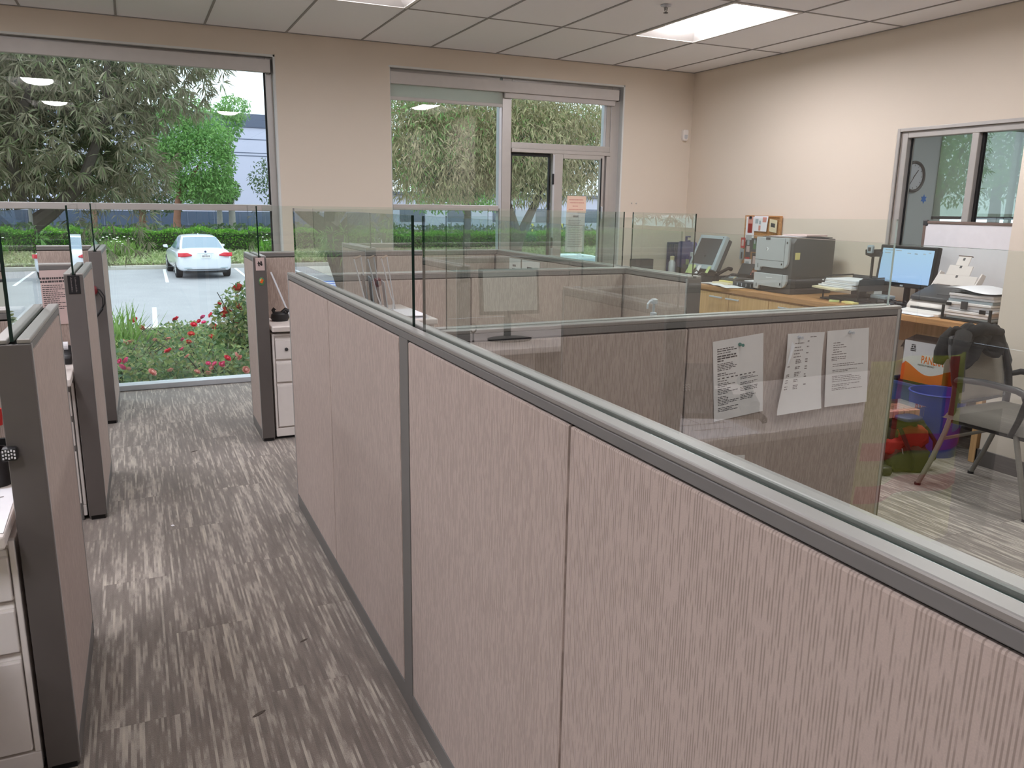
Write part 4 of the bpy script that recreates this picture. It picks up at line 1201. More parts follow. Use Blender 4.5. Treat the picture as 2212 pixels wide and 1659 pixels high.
# slanted point-of-sale style monitor
t, hd = monitor('slanted_monitor', 'silver framed monitor tilted far back on the counter, sticky notes below its screen', (4.80, 6.11, ZT_), R(-90), 0.375, 0.335, 0.10, 'screen_off', 24, 'silver', 'box', 0.034, 'counter monitors')
MB().box(-.185, .185, .026, .07, .01, .32).build('back_shell', M['dark'], hd, bevel=0.01)
MB().box(.15, .158, -.0235, -.0195, .312, .322).build('button', M['dark'], hd)
for lab, u, w_, m, z in (('green sticky note at the left below the slanted monitor screen', -.165, .10, 'paper_g', -.06), ('white note under the slanted monitor screen', -.03, .045, 'paper_w', -.055), ('yellow sticky note at the right below the slanted monitor screen', .115, .04, 'paper_g', -.045)):
    # hung over the lower bezel
    a = math.cos(R(24)); b_ = math.sin(R(24))
    def wp(uu, zz, dd):
        # monitor local (u, -d, z) -> world for rz = -90 and tilt
        yl, zl = -dd, zz
        y2 = yl * math.cos(R(-24)) - zl * math.sin(R(-24)); z2 = yl * math.sin(R(-24)) + zl * math.cos(R(-24)) + .10
        return (4.80 + y2, 6.11 - uu, ZT_ + z2)
    sheet('sticky_note', lab, [wp(u, .03, .024), wp(u + w_, .03, .024), wp(u + w_ - .01, z, .03), wp(u - .01, z, .03)], None, (), (m, 'ink'), 'sticky note', None, 'notes on the slanted monitor', n=2)
t = thing('receipt_printer', 'low black receipt device in front of the slanted monitor', 'printer', (4.70, 6.02, ZT_))
MB().box(-.08, .10, -.13, .12, 0, .05).build('case', M['black'], t, bevel=0.012, smooth=True)
MB().box(-.0815, -.079, .06, .09, .018, .034).build('label', M['frame_lt'], t)
MB().tube([(-.06, -.05, .05), (-.02, -.07, .085), (.05, -.06, .07), (.08, .0, .055)], .008, 6).tube([(-.05, .05, .05), (.0, .03, .1), (.06, .06, .06)], .007, 6).build('cables', M['black'], t, smooth=True)
sheet('loose_paper', 'thin white paper under the black receipt device', [(4.60, 6.18, ZT_ + .001), (4.80, 6.18, ZT_ + .001), (4.80, 5.80, ZT_ + .001), (4.60, 5.82, ZT_ + .001)], None, (), ('paper', 'ink'))
desk_phone('black desk phone on the counter between the slanted monitor and the cork board', (4.97, 5.82, ZT_), R(-80))
# folders, books, pads
t = thing('folder_pile', 'pile of yellow folders and a dark book beside the counter phone', 'folders', (4.86, 5.66, ZT_))
MB().box(-.19, .10, -.09, .12, 0, .022).build('folder', M['cream'], t, bevel=0.002)
MB().box(-.14, .12, -.12, .09, .023, .034).build('folder', M['paper_y'], t, bevel=0.002)
MB().box(-.11, .10, -.10, .10, .035, .055).build('book', M['printer_dark'], t, bevel=0.003)
MB().box(-.06, .0, .0, .06, .0555, .065).build('sticky_pad', M['silver'], t, bevel=0.002)
MB().tube([(-.10, -.06, .062), (.0, .03, .062)], .006, 6).build('pen', M['cream'], t)
t = thing('envelope_heap', 'heap of cream envelopes leaning between cork board and laser printer', 'envelopes', (5.06, 5.50, ZT_))
for k in range(4):
    MB().hexa([(-.10, -.12, .0 + .012 * k), (.10, -.12, .0 + .012 * k), (.10, .12, .0 + .012 * k), (-.10, .12, .012 * k), (-.09 + .01 * k, -.11, .01 + .012 * k), (.10, -.11, .04 + .012 * k), (.10, .11, .05 + .012 * k), (-.09, .11, .01 + .012 * k)]).build('envelope', M[('cream', 'paper_y', 'cream', 'paper_w')[k]], t, bevel=0.002)
t = thing('black_tray', 'flat black tray with slots left of the laser printer', 'tray', (4.77, 5.40, ZT_))
MB().box(-.08, .16, -.13, .13, 0, .05).build('case', M['black'], t, bevel=0.004)
for k in range(4):
    MB().box(-.0815, -.079, -.10 + k * .055, -.095 + k * .055, .012, .038).build('slot_mark', M['frame_lt'], t)
MB().box(-.02, .12, -.12, .05, .051, .058).build('label_sheet', M['paper_w'], t)
t = thing('open_booklet', 'open white booklet lying at the counter edge before the laser printer', 'booklet', (4.665, 5.60, ZT_))
for s in (-1, 1):
    MB().grid(lambda u, v: ((v - .5) * .21, s * u * .23, .003 + .012 * math.sin(math.pi * min(1, u * 1.1)) * (1 - u)), 8, 4).build('page', M['paper_w'], t, smooth='all', rot=(0, 0, R(-12)))
# far corner
t = thing('dark_box', 'small dark box in the far corner of the counter behind glass', 'box', (4.60, 6.80, ZT_))
MB().box(-.115, .105, -.05, .05, 0, .155).build('case', M['dark'], t, bevel=0.006)
MB().box(-.105, .095, -.0515, -.05, .10, .102).build('lid_seam', M['black'], t)
t = thing('file_box', 'navy blue file holder in the far corner of the counter', 'file box', (5.06, 6.86, ZT_))
MB().box(-.06, .12, -.10, -.09, 0, .31).box(-.06, .12, .08, .09, 0, .31).box(.11, .12, -.09, .08, 0, .31).box(-.06, .11, -.09, .08, 0, .012).build('holder', M['navy'], t, bevel=0.003)
for k in range(4):
    MB().box(-.05, .10, -.07 + k * .035, -.05 + k * .035, .012, .29).build('folder', M['navy'], t)
t = thing('carry_case', 'purple plastic carry case with a handle beside the navy file holder', 'case', (5.03, 6.66, ZT_))
MB().prism([(-.12, .07), (.09, .07), (.11, .10), (.11, .30), (.09, .33), (-.12, .33), (-.14, .30), (-.14, .10)], 'x', -.03, .03).xf(Matrix.Rotation(R(0), 4, 'Z')).build('shell', M['purple'], t, bevel=0.008, smooth=True)
MB().prism([(-.045, .33), (.015, .33), (.015, .385), (-.045, .385), (-.045, .372), (.003, .372), (.003, .343), (-.045, .343)], 'x', -.012, .012).build('handle', M['purple'], t, bevel=0.003)
MB().box(-.04, .04, -.13, .10, 0, .07).build('foot', M['dark'], t, bevel=0.004)
t = thing('small_bottle', 'small white bottle with a yellow cap before the purple case', 'bottle', (4.82, 6.60, ZT_))
MB().lathe([(.034, 0), (.034, .13), (.02, .15), (.018, .155)], 16).build('bottle', M['frame_lt'], t, smooth=True)
MB().lathe([(.022, .155), (.022, .19), (.018, .193)], 16).build('cap', M['cream'], t, smooth=True)
t = thing('desk_organizer', 'grey organizer box with notes between bottle and slanted monitor', 'organizer', (4.98, 6.38, ZT_))
MB().box(-.10, .12, -.12, .13, 0, .12).build('case', M['printer_dark'], t, bevel=0.006)
MB().box(-.08, .11, -.11, .0, .12, .20).build('shelf', M['dark'], t, bevel=0.006)
MB().box(-.101, -.0995, .03, .08, .12, .17).build('note', M['leaf_cover'], t)
MB().hexa([(-.09, -.10, .20), (.12, -.10, .20), (.12, .03, .20), (-.09, .03, .20), (-.09, -.10, .215), (.12, -.10, .215), (.12, .03, .24), (-.09, .03, .24)]).build('magazine', M['silver'], t)

# letter tray
t = thing('letter_tray', 'black wire letter tray stacked with papers right of the laser printer', 'letter tray', (4.86, 4.38, ZT_))
MB().box(-.13, .18, -.17, .19, 0, .012).build('lower_shelf', M['black'], t, bevel=0.003)
MB().box(-.13, .18, -.17, .17, .085, .092).build('upper_shelf', M['black'], t, bevel=0.002)
MB().box(.17, .178, -.17, .17, .012, .18).box(-.13, .17, -.172, -.166, .085, .17).build('mesh_side', M['dark'], t, bevel=0.002)
for y in (-.165, .165):
    MB().tube([(-.125, y, .0), (-.125, y, .13), (-.118, y, .16), (-.09, y, .175), (.17, y, .178)], .006, 8).build('wire_side', M['black'], t, smooth=True)
for k in range(6):
    MB().box(-.17 + .012 * k, .15 - .02 * (k % 2), -.14 + .01 * (k % 3), .15 + .02 * ((k * 5) % 3), .094 + .011 * k, .103 + .011 * k).build('papers', M['paper_w' if k % 2 else 'paper'], t, bevel=0.001)
MB().hexa([(-.24, -.06, .082), (-.05, -.08, .096), (-.03, .19, .096), (-.20, .21, .086), (-.24, -.06, .094), (-.05, -.08, .108), (-.03, .19, .108), (-.20, .21, .098)]).build('sliding_papers', M['cream'], t)
MB().box(-.10, .12, -.13, .13, .013, .03).build('papers', M['dark'], t)
t = tag(MB().box(-.16, .10, -.20, .17, 0, .006).build('desk_mat', M['dark'], loc=(4.80, 4.02, ZT_), bevel=0.002), 'dark mat on the counter before the lit monitor', 'mat')
for k, (x, y, lab) in enumerate(((4.63, 4.17, 'yellow sticky pad at the counter edge left of the lit monitor'), (4.70, 4.27, 'yellow sticky pad beside the letter tray'), (4.66, 4.36, 'green yellow sticky pad under the letter tray front'))):
    tag(MB().box(-.03, .03, -.035, .035, 0, .012).build('sticky_pad', M['paper_y' if k < 2 else 'paper_g'], loc=(x, y, ZT_ + (.0065 if k == 0 else .0005)), rot=(0, 0, R(20 * k)), bevel=0.001), lab, 'sticky note', 'yellow sticky pads')
# lit monitor
t, hd = monitor('desk_monitor', 'black monitor with a lit pale blue screen on the counter', (5.0, 4.06, ZT_), R(-90), 0.475, 0.295, 0.125, 'screen', 6, 'black', 'box', 0.024, 'counter monitors')
ui = MB()
for k in range(14):
    ui.box(-.20 + k * .012, -.193 + k * .012, -.0235, -.0225, .034, .042)
for a, b, z in ((-.19, -.12, .255), (-.10, -.05, .255), (.0, .03, .24), (.06, .085, .238), (.13, .15, .24), (.17, .19, .25), (-.19, -.14, .235)):
    ui.box(a, b, -.0235, -.0225, z, z + .006)
stuff(ui.build('screen_print', M['silver'], hd))
MB().box(-.012, .012, -.0235, -.0195, .006, .018).build('maker_badge', M['silver'], hd)
MB().box(.19, .198, -.0235, -.0195, .006, .016).build('power_light', M['frame_lt'], hd)
t = thing('signature_pad', 'black arm with a small silver device sticking out left of the lit monitor', 'card reader', (5.0, 4.36, ZT_))
MB().prism([(-.075, .352), (-.06, .332), (.0, .322), (.055, .335), (.06, .375), (-.075, .385)], 'x', -.012, .012).build('arm', M['black'], t, bevel=0.004)
MB().box(-.03, .03, -.09, -.05, .33, .365).build('bracket', M['black'], t, bevel=0.003)
MB().prism([(-.022, .352), (.022, .352), (.026, .40), (.018, .412), (-.018, .412), (-.026, .40)], 'x', -.035, -.012).build('device', M['silver'], t, bevel=0.004, smooth=True)
MB().prism([(-.012, .366), (.012, .366), (.014, .395), (-.014, .395)], 'x', -.037, -.035).build('device_window', M['dark'], t, bevel=0.001)
MB().tube([(.01, .0, 0), (.01, .0, .34)], .010, 8).build('post', M['black'], t, smooth=True)
MB().box(-.05, .07, -.05, .05, 0, .01).build('foot', M['black'], t, bevel=0.003)
t = thing('label_maker', 'small pale device stack under the lit monitor', 'device', (4.93, 4.18, ZT_))
MB().box(-.06, .06, -.09, .06, .0, .035).build('lower_case', M['dark'], t, bevel=0.006)
MB().box(-.055, .055, -.08, .05, .036, .06).build('upper_case', M['silver'], t, bevel=0.005)
MB().box(-.04, .04, .03, .10, .061, .12).build('card_box', M['paper'], t, bevel=0.002)
t = thing('cable_heap', 'heap of black cables and a mouse below the lit monitor', 'cables', (4.80, 3.96, ZT_))
for k in range(5):
    rr = random.Random(k)
    MB().tube([(rr.uniform(-.08, .08), rr.uniform(-.11, .11), rr.uniform(.008, .05)) for _ in range(6)], .007, 6).build('cable', M['black'], t, smooth=True)
MB().lathe([(.03, 0), (.034, .012), (.026, .03), (.01, .036)], 14, (-.06, -.02, 0), sx=1.5).build('mouse', M['black'], t, smooth=True)

# document scanner
t = thing('document_scanner', 'beige sheet fed scanner with a grey lid on the counter', 'scanner', (4.86, 3.62, ZT_), R(-90))
# local: -y faces the room, +y the wall
body = MB().prism([(-.16, .02), (.13, .02), (.15, .06), (.13, .11), (.02, .13), (-.13, .085), (-.16, .05)], 'x', -.155, .155)
body.build('body', M['worktop'], t, bevel=0.006, smooth=True)
lid = MB().hexa([(-.15, -.15, .085), (.15, -.15, .085), (.15, .075, .16), (-.15, .075, .16), (-.14, -.145, .115), (.14, -.145, .115), (.14, .06, .185), (-.14, .06, .185)])
lid.build('lid', M['dark'], t, bevel=0.008, smooth=True)
MB().hexa([(.02, -.10, .1305), (.13, -.10, .1305), (.13, .05, .182), (.02, .05, .182), (.02, -.10, .1335), (.13, -.10, .1335), (.13, .05, .185), (.02, .05, .185)]).build('lid_insert', M['printer_dark'], t)
MB().box(-.15, .15, -.17, -.12, 0, .03).hexa([(-.15, -.23, .0), (.15, -.23, .0), (.15, -.16, .0), (-.15, -.16, .0), (-.15, -.235, .02), (.15, -.235, .02), (.15, -.16, .03), (-.15, -.16, .03)]).build('output_tray', M['white'], t, bevel=0.004)
MB().box(-.12, .12, -.164, -.158, .03, .045).build('feed_slot', M['dark'], t)
for s in (-1, 1):
    MB().prism([(.04, .15), (.10, .13), (.17, .255), (.13, .27)], 'x', s * .15 - .006, s * .15 + .006).build('tray_cheek', M['worktop'], t, bevel=0.003)
def tray(x0, x1, d0, d1, name, dz=0.0):
    # a plate on the back slope; d runs up the slope
    def sl(d): return (.055 + d * .42, .155 + d * .9 + dz)
    a, b = sl(d0), sl(d1)
    return MB().hexa([(x0, a[0], a[1]), (x1, a[0], a[1]), (x1, a[0] + .006, a[1] - .003), (x0, a[0] + .006, a[1] - .003), (x0, b[0], b[1]), (x1, b[0], b[1]), (x1, b[0] + .006, b[1] - .003), (x0, b[0] + .006, b[1] - .003)]).build(name, M['worktop'], t, bevel=0.001)
tray(-.145, .145, 0, .105, 'input_tray')
tray(-.085, .085, .105, .175, 'tray_extension')
tray(-.045, .045, .175, .245, 'tray_extension')
MB().hexa([(-.05, .156, .372), (.045, .156, .372), (.045, .176, .367), (-.05, .176, .367), (-.05, .156, .378), (.045, .156, .378), (.045, .176, .373), (-.05, .176, .373)]).build('paper_stop', M['brownflap'], t)
for x0, x1 in ((-.12, -.02), (.02, .12)):
    tray(x0, x1, .018, .03, 'tray_slot', .003).data.materials[0] = M['brownflap']
for d in (.085, .155, .21):
    tray(-.008, .008, d, d + .018, 'tray_hole', .003).data.materials[0] = M['dark']
sheet('loose_paper', 'white papers lying at the counter edge before the scanner', [(4.57, 3.78, ZT_ + .002), (4.80, 3.82, ZT_ + .002), (4.78, 3.50, ZT_ + .002), (4.57, 3.50, ZT_ + .002)], lambda u, v: .004 * math.sin(3 * u), (), ('paper_w', 'ink'))
# stack of documents
t = thing('document_stack', 'tall stack of papers in a black tray at the counter end', 'papers', (4.78, 3.27, ZT_))
MB().box(-.17, .17, -.155, .17, 0, .012).build('tray_base', M['black'], t, bevel=0.003)
for x, y in ((-.165, .165), (-.165, -.15), (.165, .165)):
    MB().tube([(x, y, 0), (x, y, .09)], .009, 8).build('tray_post', M['black'], t)
rs = random.Random(9)
for k in range(9):
    z = .013 + k * .0175
    ox, oy = rs.uniform(-.012, .012), rs.uniform(-.012, .012)
    MB().box(-.155 + ox, .15 + ox, -.145 + oy, .15 + oy, z, z + .016).build('paper_bundle', M[('silver', 'paper_w', 'paper', 'paper_w', 'paper_w', 'paper', 'silver', 'paper_w', 'paper')[k]], t, bevel=0.003)
MB().box(-.172, -.165, .0, .045, .075, .125).build('binder_clip', M['dark'], t, bevel=0.003)
MB().box(-.172, -.165, -.12, -.08, .06, .085).build('binder_clip', M['black'], t, bevel=0.003)
MB().box(-.172, -.165, .11, .145, .09, .11).build('binder_clip', M['black'], t, bevel=0.003)
MB().grid(lambda u, v: (-.17 + .33 * v, .19 - .36 * u, .178 + .012 * math.sin(u * 5) + .05 * max(0, u - .6) + .02 * (1 - u)), 16, 6).build('loose_top_sheet', M['paper_w'], t, smooth='all')
MB().grid(lambda u, v: (-.165 + .33 * v, .17 - .33 * u, .166 + .012 * math.sin(u * 5) + .03 * max(0, u - .6) + .012 * (1 - u)), 16, 6).build('loose_top_sheet', M['silver'], t, smooth='all')
# whiteboard
t = thing('whiteboard', 'whiteboard standing on the counter against the right wall window', 'whiteboard', (5.19, 3.58, 0.842))
MB().box(-.006, .006, -.50, .50, .02, .575).build('board', M['paper_w'], t)
MB().box(-.012, .008, -.52, -.50, .03, .565).box(-.012, .008, .50, .52, .03, .565).box(-.012, .008, -.49, .49, 0, .02).box(-.012, .008, -.49, .49, .575, .595).build('frame', M['brownflap'], t, bevel=0.004)
for y, z in ((-.505, .58), (.505, .58), (-.505, .015), (.505, .015)):
    MB().box(-.014, .01, y - .02, y + .02, z - .022, z + .022).build('corner_cap', M['dark'], t, bevel=0.008)

# ------------------------------------------------------------------ under the counter
t = thing('recycling_bin', 'square blue recycling bin under the counter with a carton on it', 'bin', (4.85, 3.70, 0), 0, 'blue bins')
def bin_(t, pts_bot, pts_top, h, m, th=.006):
    n = len(pts_bot)
    b = MB()
    vs = [(x, y, 0) for x, y in pts_bot] + [(x, y, h) for x, y in pts_top] + [(x * (1 - th / .17), y * (1 - th / .17), h) for x, y in pts_top] + [(x * .96, y * .96, .01) for x, y in pts_bot]
    fs = [tuple(range(n - 1, -1, -1))] + [(i, (i + 1) % n, n + (i + 1) % n, n + i) for i in range(n)] + [(n + i, n + (i + 1) % n, 2 * n + (i + 1) % n, 2 * n + i) for i in range(n)] + [(2 * n + i, 2 * n + (i + 1) % n, 3 * n + (i + 1) % n, 3 * n + i) for i in range(n)] + [tuple(range(3 * n, 4 * n))]
    b._add(vs, fs)
    return b
def rrect(a, b, r, k=4):
    out = []
    for cx_, cy_, a0 in ((a - r, b - r, 0), (-a + r, b - r, 90), (-a + r, -b + r, 180), (a - r, -b + r, 270)):
        for i in range(k + 1):
            an = R(a0 + 90 * i / k)
            out.append((cx_ + r * math.cos(an), cy_ + r * math.sin(an)))
    return out
bin_(t, rrect(.17, .13, .03), rrect(.21, .17, .03), .37, 0).build('bin_shell', M['blue_dk'], t, smooth=True)
rr = MB()
o1, o2 = rrect(.215, .175, .03), rrect(.19, .15, .03)
for i in range(len(o1)):
    j = (i + 1) % len(o1)
    rr.hexa([(*o2[i], .355), (*o1[i], .355), (*o1[j], .355), (*o2[j], .355), (*o2[i], .372), (*o1[i], .372), (*o1[j], .372), (*o2[j], .372)])
rr.build('rim', M['blue_dk'], t)
t = thing('recycling_bin', 'round blue recycling bin under the counter beside the end panel', 'bin', (4.52, 3.32, 0), R(8), 'blue bins')
el = [(.145 * math.cos(k * math.pi / 14), .135 * math.sin(k * math.pi / 14)) for k in range(28)]
et = [(.172 * math.cos(k * math.pi / 14), .165 * math.sin(k * math.pi / 14)) for k in range(28)]
bin_(t, el, et, .40, 0).build('bin_shell', M['blue'], t, smooth=True)
MB().tube([(x, y, .398) for x, y in et] + [(et[0][0], et[0][1], .398)], .006, 6).build('rim', M['blue'], t, smooth=True)
# carton
t = thing('food_carton', 'white and orange printed carton standing on the square blue bin', 'carton', (4.86, 3.63, 0.373), R(4))
a, b, h = .125, .15, .275
MB().box(-a, a, -b, b, 0, h).build('carton', M['paper_w'], t, bevel=0.003)
wv = [(.151, 0), (.151, .105)] + [(.151 - .302 * k / 12, .075 + .03 * math.cos(k / 12 * 5.2) + .03 * (1 - k / 12)) for k in range(1, 13)] + [(-.151, 0)]
MB().prism(wv, 'x', -a - .0015, -a + .001).build('orange_band', M['orange'], t)
MB().prism([(p[0], p[1]) for p in wv], 'x', a - .001, a + .0015).build('orange_band', M['orange'], t)
MB().box(-a + .001, a - .001, -b - .0012, -b, 0, .095).build('orange_band', M['orange'], t)
for s in (-1, 1):
    MB().hexa([(-a, s * .001, h + .055), (a, s * .001, h + .055), (a, s * .006, h + .055), (-a, s * .006, h + .055)] if False else [(-a, s * b - .002, h), (a, s * b - .002, h), (a, s * b + .002, h), (-a, s * b + .002, h), (-a + .03, s * (b + .045), h - .06 if s > 0 else h + .07), (a - .03, s * (b + .045), h - .06 if s > 0 else h + .07), (a - .03, s * (b + .05), h - .06 if s > 0 else h + .07), (-a + .03, s * (b + .05), h - .06 if s > 0 else h + .07)]).build('flap', M['brownflap'], t)
MB().hexa([(-a, -b, h), (-a + .004, -b, h), (-a + .004, b, h), (-a, b, h), (-a + .10, -b + .01, h + .03), (-a + .104, -b + .01, h + .03), (-a + .104, b - .01, h + .03), (-a + .10, b - .01, h + .03)]).build('flap', M['brownflap'], t)
text('lettering', 'PANERA', .072, (-a - .001, .015, .135), FACE_MX, M['orange'], t, sx=.60, bold=.0012)
text('lettering', 'PREMIUM BREAD', .016, (-a - .001, .035, .115), FACE_MX, M['ink'], t)
em = MB()
for i, (u, z, w_, h_) in enumerate(((0, 0, .04, .008), (0, .012, .04, .008), (.004, .024, .012, .012), (.022, .024, .014, .012), (.004, .04, .03, .006))):
    em.box(-a - .001, -a, .10 - u - w_, .10 - u, .205 + z, .205 + z + h_)
em.build('stamp_emblem', M['ink'], t)
# cable on the wall under the counter
t = thing('power_cord', 'black power cords with plugs hanging under the counter by the carton', 'cord', (5.15, 4.05, .30))
MB().tube([(0, .0, 0), (-.02, .02, .12), (-.01, .05, .22), (0, .02, .27), (.02, -.03, .26)], .008, 8).build('cord', M['black'], t, smooth=True)
MB().tube([(0, -.05, .05), (-.02, -.02, .15), (0, .0, .21), (.02, -.04, .22)], .008, 8).build('cord', M['black'], t, smooth=True)
MB().box(-.02, .02, -.07, -.02, .245, .28).build('plug', M['black'], t, bevel=.005)
MB().box(-.02, .02, -.075, -.025, .20, .232).build('plug', M['black'], t, bevel=.005)
MB().box(.055, .08, -.10, .02, .18, .30).build('socket_plate', M['white'], t, bevel=.003)
# backpack and clear container
t = thing('backpack', 'red and dark olive backpack slumped on the floor before the bins', 'bag', (4.05, 3.25, 0), R(-20))
def blob(cx_, cy_, cz_, rx, ry, rz_, seed, n=20, m_=14, amp=.08):
    b = MB()
    def f(u, v):
        th, ph = u * 2 * math.pi, (v - .5) * math.pi
        ex = .6
        c_, s_ = math.cos(th), math.sin(th)
        cp = math.cos(ph)
        q = Vector((math.copysign(abs(c_) ** ex, c_) * abs(cp) ** ex, math.copysign(abs(s_) ** ex, s_) * abs(cp) ** ex, math.copysign(abs(math.sin(ph)) ** ex, math.sin(ph))))
        d = 1 + amp * mnoise.noise(q * 2.2 + Vector((seed, 0, 0)))
        return (cx_ + rx * q.x * d, cy_ + ry * q.y * d, max(0.0, cz_ + rz_ * q.z * d))
    return b.grid(f, n, m_)
blob(0, 0, .15, .19, .13, .15, 1, amp=.2).build('main_bag', M['olive'], t, smooth='all')
blob(.07, -.085, .20, .10, .055, .075, 3, amp=.3).build('front_pocket', M['redcloth'], t, smooth='all')
blob(-.05, -.12, .15, .06, .035, .05, 5, amp=.3).build('side_pocket', M['redcloth'], t, smooth='all')
blob(.0, .0, .27, .17, .12, .04, 4).build('top_flap', M['black_soft'], t, smooth='all')
MB().tube([(.15, -.10, .26), (.20, -.13, .18), (.20, -.14, .08), (.15, -.14, .03)], .012, 8).build('strap', M['black_soft'], t, smooth=True)
MB().tube([(-.10, -.13, .05), (-.13, -.19, .02), (-.22, -.20, .012), (-.27, -.17, .012)], .014, 8).build('strap', M['black_soft'], t, smooth=True)
MB().tube([(-.04, -.15, .27), (.0, -.17, .18), (.04, -.185, .09), (.05, -.17, .02)], .012, 8).build('strap', M['black_soft'], t, smooth=True)
MB().tube([(-.17, -.09, .24), (-.19, -.14, .14), (-.15, -.16, .05)], .013, 8).build('strap', M['black_soft'], t, smooth=True)
MB().tube([(-.02, -.165, .15), (-.01, -.17, .10)], .004, 6).build('zip_pull', M['steel'], t)
blob(0.04, -.12, .07, .13, .06, .075, 11, amp=.25).build('lower_pocket', M['olive'], t, smooth='all')
blob(-.13, -.20, .03, .035, .03, .028, 8).build('buckle', M['black'], t, smooth='all')
t = thing('clear_container', 'clear plastic food container on top of the red backpack', 'container', (4.03, 3.25, .312), R(-8))
MB().box(-.15, .15, -.10, .10, 0, .058).build('tub', M['clear'], t, bevel=.008)
MB().box(-.155, .155, -.105, .105, .058, .066).build('lid', M['clear'], t, bevel=.003)
for k in range(7):
    MB().box(-.135 + .039 * k, -.103 + .039 * k, -.085, .085, .004, .046).build('biscuit', M['skin'], t, bevel=.004)
t = tag(blob(0, 0, .016, .07, .06, .016, 2).build('folded_cloth', M['navy'], loc=(4.02, 3.12, .31), smooth='all'), 'folded dark blue cloth tucked below the clear container', 'cloth')

# ------------------------------------------------------------------ guest chair
def make_chair(label, loc, rz):
    t = thing('guest_chair', label, 'chair', loc, rz, 'guest chairs')
    # local: sitter faces -y, rear feet near y = 0
    for s in (-1, 1):
        x = s * .235
        MB().tube([(x, .02, .008), (x, -.04, .16), (x, -.10, .34), (x * .98, -.125, .46)], .0135, 10).build('rear_leg', M['chairmetal'], t, smooth=True)
        MB().lathe([(.017, 0), (.017, .014)], 10, (x, .021, 0)).build('foot_cap', M['black'], t)
        MB().tube([(x * .98, -.12, .44), (x * .98, -.125, .56), (x * .97, -.115, .645), (x * .96, -.085, .74), (x * .95, -.05, .84)], [.019, .019, .017, .014, .012], 10).build('back_post', M['black'], t, smooth=True)
        MB().tube([(x, -.58, .008), (x, -.53, .2), (x, -.47, .43)], .0135, 10).build('front_leg', M['chairmetal'], t, smooth=True)
        MB().lathe([(.017, 0), (.017, .014)], 10, (x, -.582, 0)).build('foot_cap', M['black'], t)
        xa = s * .262
        MB().tube([(x, -.115, .625), (xa, -.16, .645), (xa, -.30, .655), (xa, -.46, .648), (xa, -.50, .635), (xa, -.515, .60), (xa, -.49, .50), (xa, -.46, .415)], [.014, .017, .018, .018, .019, .018, .015, .013], 10).build('armrest', M['black'], t, smooth=True)
    MB().tube([(-.235, -.09, .30), (.235, -.09, .30)], .010, 8).build('crossbar', M['chairmetal'], t, smooth=True)
    MB().box(-.235, .235, -.55, -.10, .395, .42).build('seat_pan', M['black'], t, bevel=.008)
    st_ = MB()
    def seat(u, v):
        x, y = -.25 + .5 * u, -.575 + .50 * v
        e = min(u, 1 - u, v, 1 - v)
        return (x, y, .42 + .055 * min(1, (e / .1)) ** .5 + .004 * math.sin(u * 3))
    st_.grid(seat, 20, 20)
    st_.build('seat', M['chairgrey'], t, smooth='all')
    bk = MB()
    def back(u, v):
        w_ = .20 + .03 * math.sin(math.pi * min(1, v * 1.1)) - .02 * (v < .1)
        x = (u - .5) * 2 * w_
        return (x, -.13 + .085 * v + .05 * (1 - (2 * u - 1) ** 2) * .8, .50 + .34 * v + .0 * u)
    bk.grid(back, 16, 14)
    o = bk.build('backrest', M['mesh_back'], t, smooth='all')
    md = o.modifiers.new('thick', 'SOLIDIFY'); md.thickness = .006
    MB().tube([(-.228, -.10, .655), (-.25, -.10, .70), (-.24, -.07, .78), (-.21, -.045, .845), (-.1, -.02, .85), (0, -.01, .85), (.1, -.02, .85), (.21, -.045, .845), (.24, -.07, .78), (.25, -.10, .70), (.228, -.10, .60), (.2, -.12, .51), (.1, -.095, .495), (0, -.09, .49), (-.1, -.095, .495), (-.2, -.12, .51), (-.228, -.10, .655)], .011, 8).build('back_rim', M['dark'], t, smooth=True)
    return t
ch = make_chair('grey mesh back guest chair with black arms and a black jacket on its back', (4.135, 2.905, 0), R(2))
# jacket over the chair back
t = thing('black_jacket', 'black jacket draped over the back of the guest chair', 'jacket', (4.12, 2.84, .85), R(2))
def drape(u, v):
    # u across the chair back, v over the top from front to back
    x = -.17 + .33 * u
    a = v * 1.0
    fl = .115 + .02 * math.sin(u * 9) + .14 * max(0, .3 - u) / .3
    bl = .13 + .05 * u + .02 * math.sin(u * 11)
    if a < .42:
        k = 1 - a / .42
        y, z = -.028 - .03 * k - .012 * math.sin(u * 13 + k * 4), .015 - fl * k
    elif a < .58:
        k = (a - .42) / .16
        y, z = -.028 + .075 * k, .015 + .03 * math.sin(k * math.pi)
    else:
        k = (a - .58) / .42
        y, z = .047 + .025 * k + .012 * math.sin(u * 10 + k * 3), .015 - bl * k
    n_ = mnoise.noise(Vector((u * 6, v * 7, 1.3)))
    return (x - .05 * (1 - u) * k * (a < .42), y, z + .016 * n_ + .012 * math.sin(u * 16 + v * 5))
j = MB().grid(drape, 36, 30).build('body', M['black_soft'], t, smooth='all')
md = j.modifiers.new('thick', 'SOLIDIFY'); md.thickness = .022; md.offset = 0
slv = [(-.15, -.02, .02), (-.20, -.045, -.04), (-.22, -.055, -.13), (-.205, -.06, -.22), (-.19, -.06, -.28)]
MB().tube(slv, [.042, .040, .036, .034, .028], 14).build('sleeve', M['black_soft'], t, smooth='all')
MB().tube([(-.11, .05, .02), (-.14, .075, -.03), (-.16, .085, -.10), (-.17, .09, -.16)], [.042, .044, .040, .026], 14).build('sleeve', M['black_soft'], t, smooth='all')
MB().tube([(-.12, -.035, .025), (-.04, -.04, .045), (.06, -.035, .03), (.14, -.04, .015)], [.028, .032, .03, .022], 12).build('collar', M['black_soft'], t, smooth='all')
